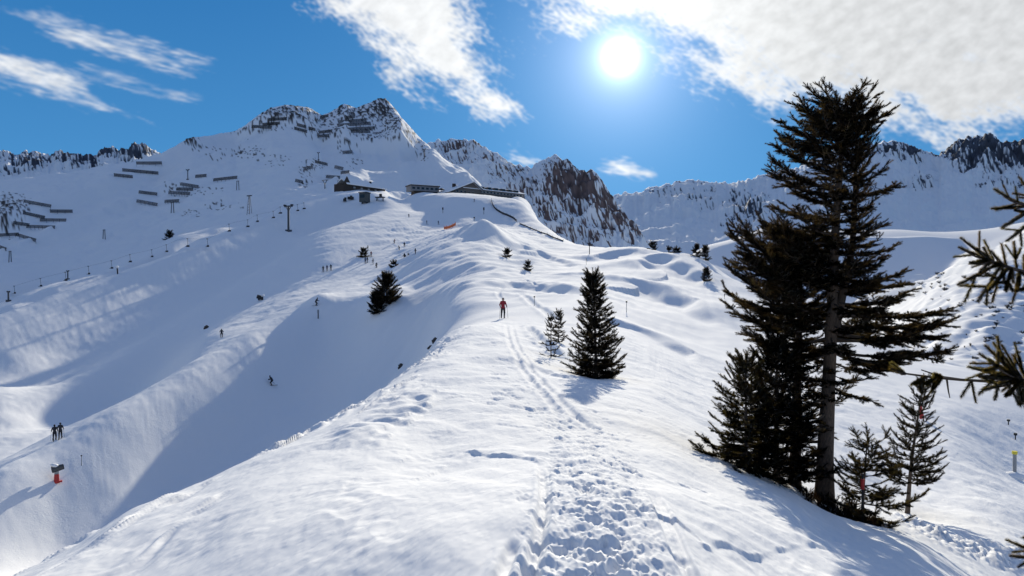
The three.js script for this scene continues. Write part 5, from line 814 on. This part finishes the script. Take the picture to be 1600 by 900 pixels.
const bodyWalk = figure(walk, null, 84, [-0.92, -0.02, -0.92], [0.92, 1.82, 0.92]), bodyGlide = figure(glide, null, 64, [-0.85, -0.02, -0.85], [0.85, 1.68, 0.85]);
const bodyMat = new THREE.MeshStandardMaterial({ vertexColors: true, roughness: 0.85 });
function dressed(geo, jacket, trousers, cap, lean) {
  const g = geo.clone(), p = g.attributes.position, c = new Float32Array(p.count * 3);
  for (let i = 0; i < p.count; i++) { const x = p.getX(i), y = p.getY(i), z = p.getZ(i), w = lean ? 0.80 : 0.84, hd = lean ? 1.27 : 1.5; let k = y < 0.14 ? [0.02, 0.02, 0.02] : y < w && Math.abs(x) < 0.24 ? trousers : y < hd ? jacket : y > hd + 0.13 ? cap : z < (lean ? -0.3 : -0.07) ? [0.45, 0.27, 0.2] : cap; if (Math.abs(x) > 0.24 && z < (lean ? -0.4 : -0.21) && y < hd) k = [0.02, 0.02, 0.02]; c.set(k, i * 3); }
  g.setAttribute('color', new THREE.BufferAttribute(c, 3)); return g;
}
const skiGeo = (() => { const s = new THREE.Shape([[-0.85, 0], [0.7, 0], [0.85, 0.09], [0.87, 0.1], [0.72, 0.02], [-0.85, 0.02]].map(([a, b]) => new THREE.Vector2(a, b))); const g = new THREE.ExtrudeGeometry(s, { depth: 0.09, bevelEnabled: false }); g.translate(0, 0, -0.045); g.rotateY(Math.PI / 2); return g; })();
const looks = { red: [[0.25, 0.016, 0.026], [0.015, 0.015, 0.018], [0.03, 0.02, 0.02]], dark: [[0.02, 0.022, 0.03], [0.015, 0.015, 0.02], [0.02, 0.02, 0.02]], navy: [[0.02, 0.035, 0.10], [0.02, 0.02, 0.025], [0.05, 0.05, 0.05]], wine: [[0.14, 0.02, 0.03], [0.02, 0.02, 0.025], [0.02, 0.02, 0.02]] }, wardrobe = {};
function person(px, py, d, look, pose, turn, label, group, skis = true, tall = 1.76) {
  const p = d ? standAt(px, py, d) : standOn(px, py), key = look + pose, lean = pose === 'glide', g = thing('person', p, turn, label, 'person', group);
  wardrobe[key] ??= dressed(lean ? bodyGlide : bodyWalk, ...looks[look], lean);
  mesh('body', wardrobe[key], bodyMat, g); g.scale.setScalar(tall / 1.76);
  if (skis) for (const s of [-1, 1]) part('ski', skiGeo, black, g, [s * 0.13, 0.005, 0], [1, 1, 1]);
  for (const s of [-1, 1]) rodBetween('pole', V(s * 0.29, (lean ? 0.86 : 0.98) + 0.12, lean ? -0.42 : -0.24), V(s * 0.36, lean ? 0.25 : 0.0, lean ? 0.45 : -0.34), 0.011, black, g);
  return g;
}
const walker = person(786, 497, 63, 'red', 'walk', Math.PI + 0.2, 'walker in a dark red jacket and black trousers on the ridge path', null, false);
{ const pack = mesh('backpack', new THREE.CapsuleGeometry(0.13, 0.22, 4, 10), std(0.02, 0.02, 0.024, 0.8), walker); pack.position.set(0, 1.22, 0.2); pack.scale.set(1.1, 1, 0.75); }
person(84, 688, null, 'dark', 'walk', 0.6, 'skier in black, lower of two side by side above the snow cannon', 'skiers on the pistes');
person(93, 685, null, 'dark', 'walk', 0.5, 'skier in black, upper of two side by side above the snow cannon', 'skiers on the pistes');
person(424, 603, null, 'dark', 'glide', 2.0, 'lone skier crossing inside the long blue shadow', 'skiers on the pistes');
person(494, 477, null, 'dark', 'glide', -0.9, 'skier braking just above the edge of the long blue shadow', 'skiers on the pistes');
[[505, 425, 'lowest'], [511, 424, 'middle'], [517, 423, 'highest']].forEach(([x, y, w]) => person(x, y, null, w === 'middle' ? 'navy' : 'dark', 'walk', 0.4, `${w} of three skiers standing in a short line on the sunlit piste`, 'skiers on the pistes'));
[[346, 527, 'dark', 'glide', 'single skier on the sunlit piste below the thin bright strip'], [575, 392, 'dark', 'walk', 'skier just above the dark bare bush on the piste'], [580, 402, 'wine', 'walk', 'skier right beside the dark bare bush on the piste'], [574, 410, 'dark', 'walk', 'skier just below the dark bare bush, one of a chatting pair'], [571, 411, 'navy', 'walk', 'blue-clad skier just below the dark bare bush'], [583, 413, 'dark', 'walk', 'skier a few steps down from the chatting pair'], [588, 418, 'dark', 'glide', 'skier lowest in the group under the bare bush'], [616, 381, 'wine', 'glide', 'skier turning highest on the open sunlit piste'], [632, 386, 'dark', 'glide', 'skier second from the top on the open sunlit piste'], [624, 392, 'dark', 'glide', 'skier carving in the middle of the open sunlit piste'], [632, 403, 'dark', 'walk', 'skier near the wind-carved hump at the piste edge'], [649, 398, 'dark', 'walk', 'skier closest to the shaded side of the wind-carved hump'], [639, 339, 'dark', 'glide', 'skier dropping in at the top of the sunlit piste'], [667, 350, 'dark', 'walk', 'skier on the corner where sunlit piste meets shade'], [685, 351, 'navy', 'walk', 'skier in the shade above the orange net'], [741, 316, 'dark', 'walk', 'person standing in the snow before the restaurant']].forEach(([x, y, look, pose, l], k) => person(x, y, null, look, pose, 0.4 + 1.7 * (k % 4), l, 'skiers on the pistes'));
renderer.render(scene, camera);
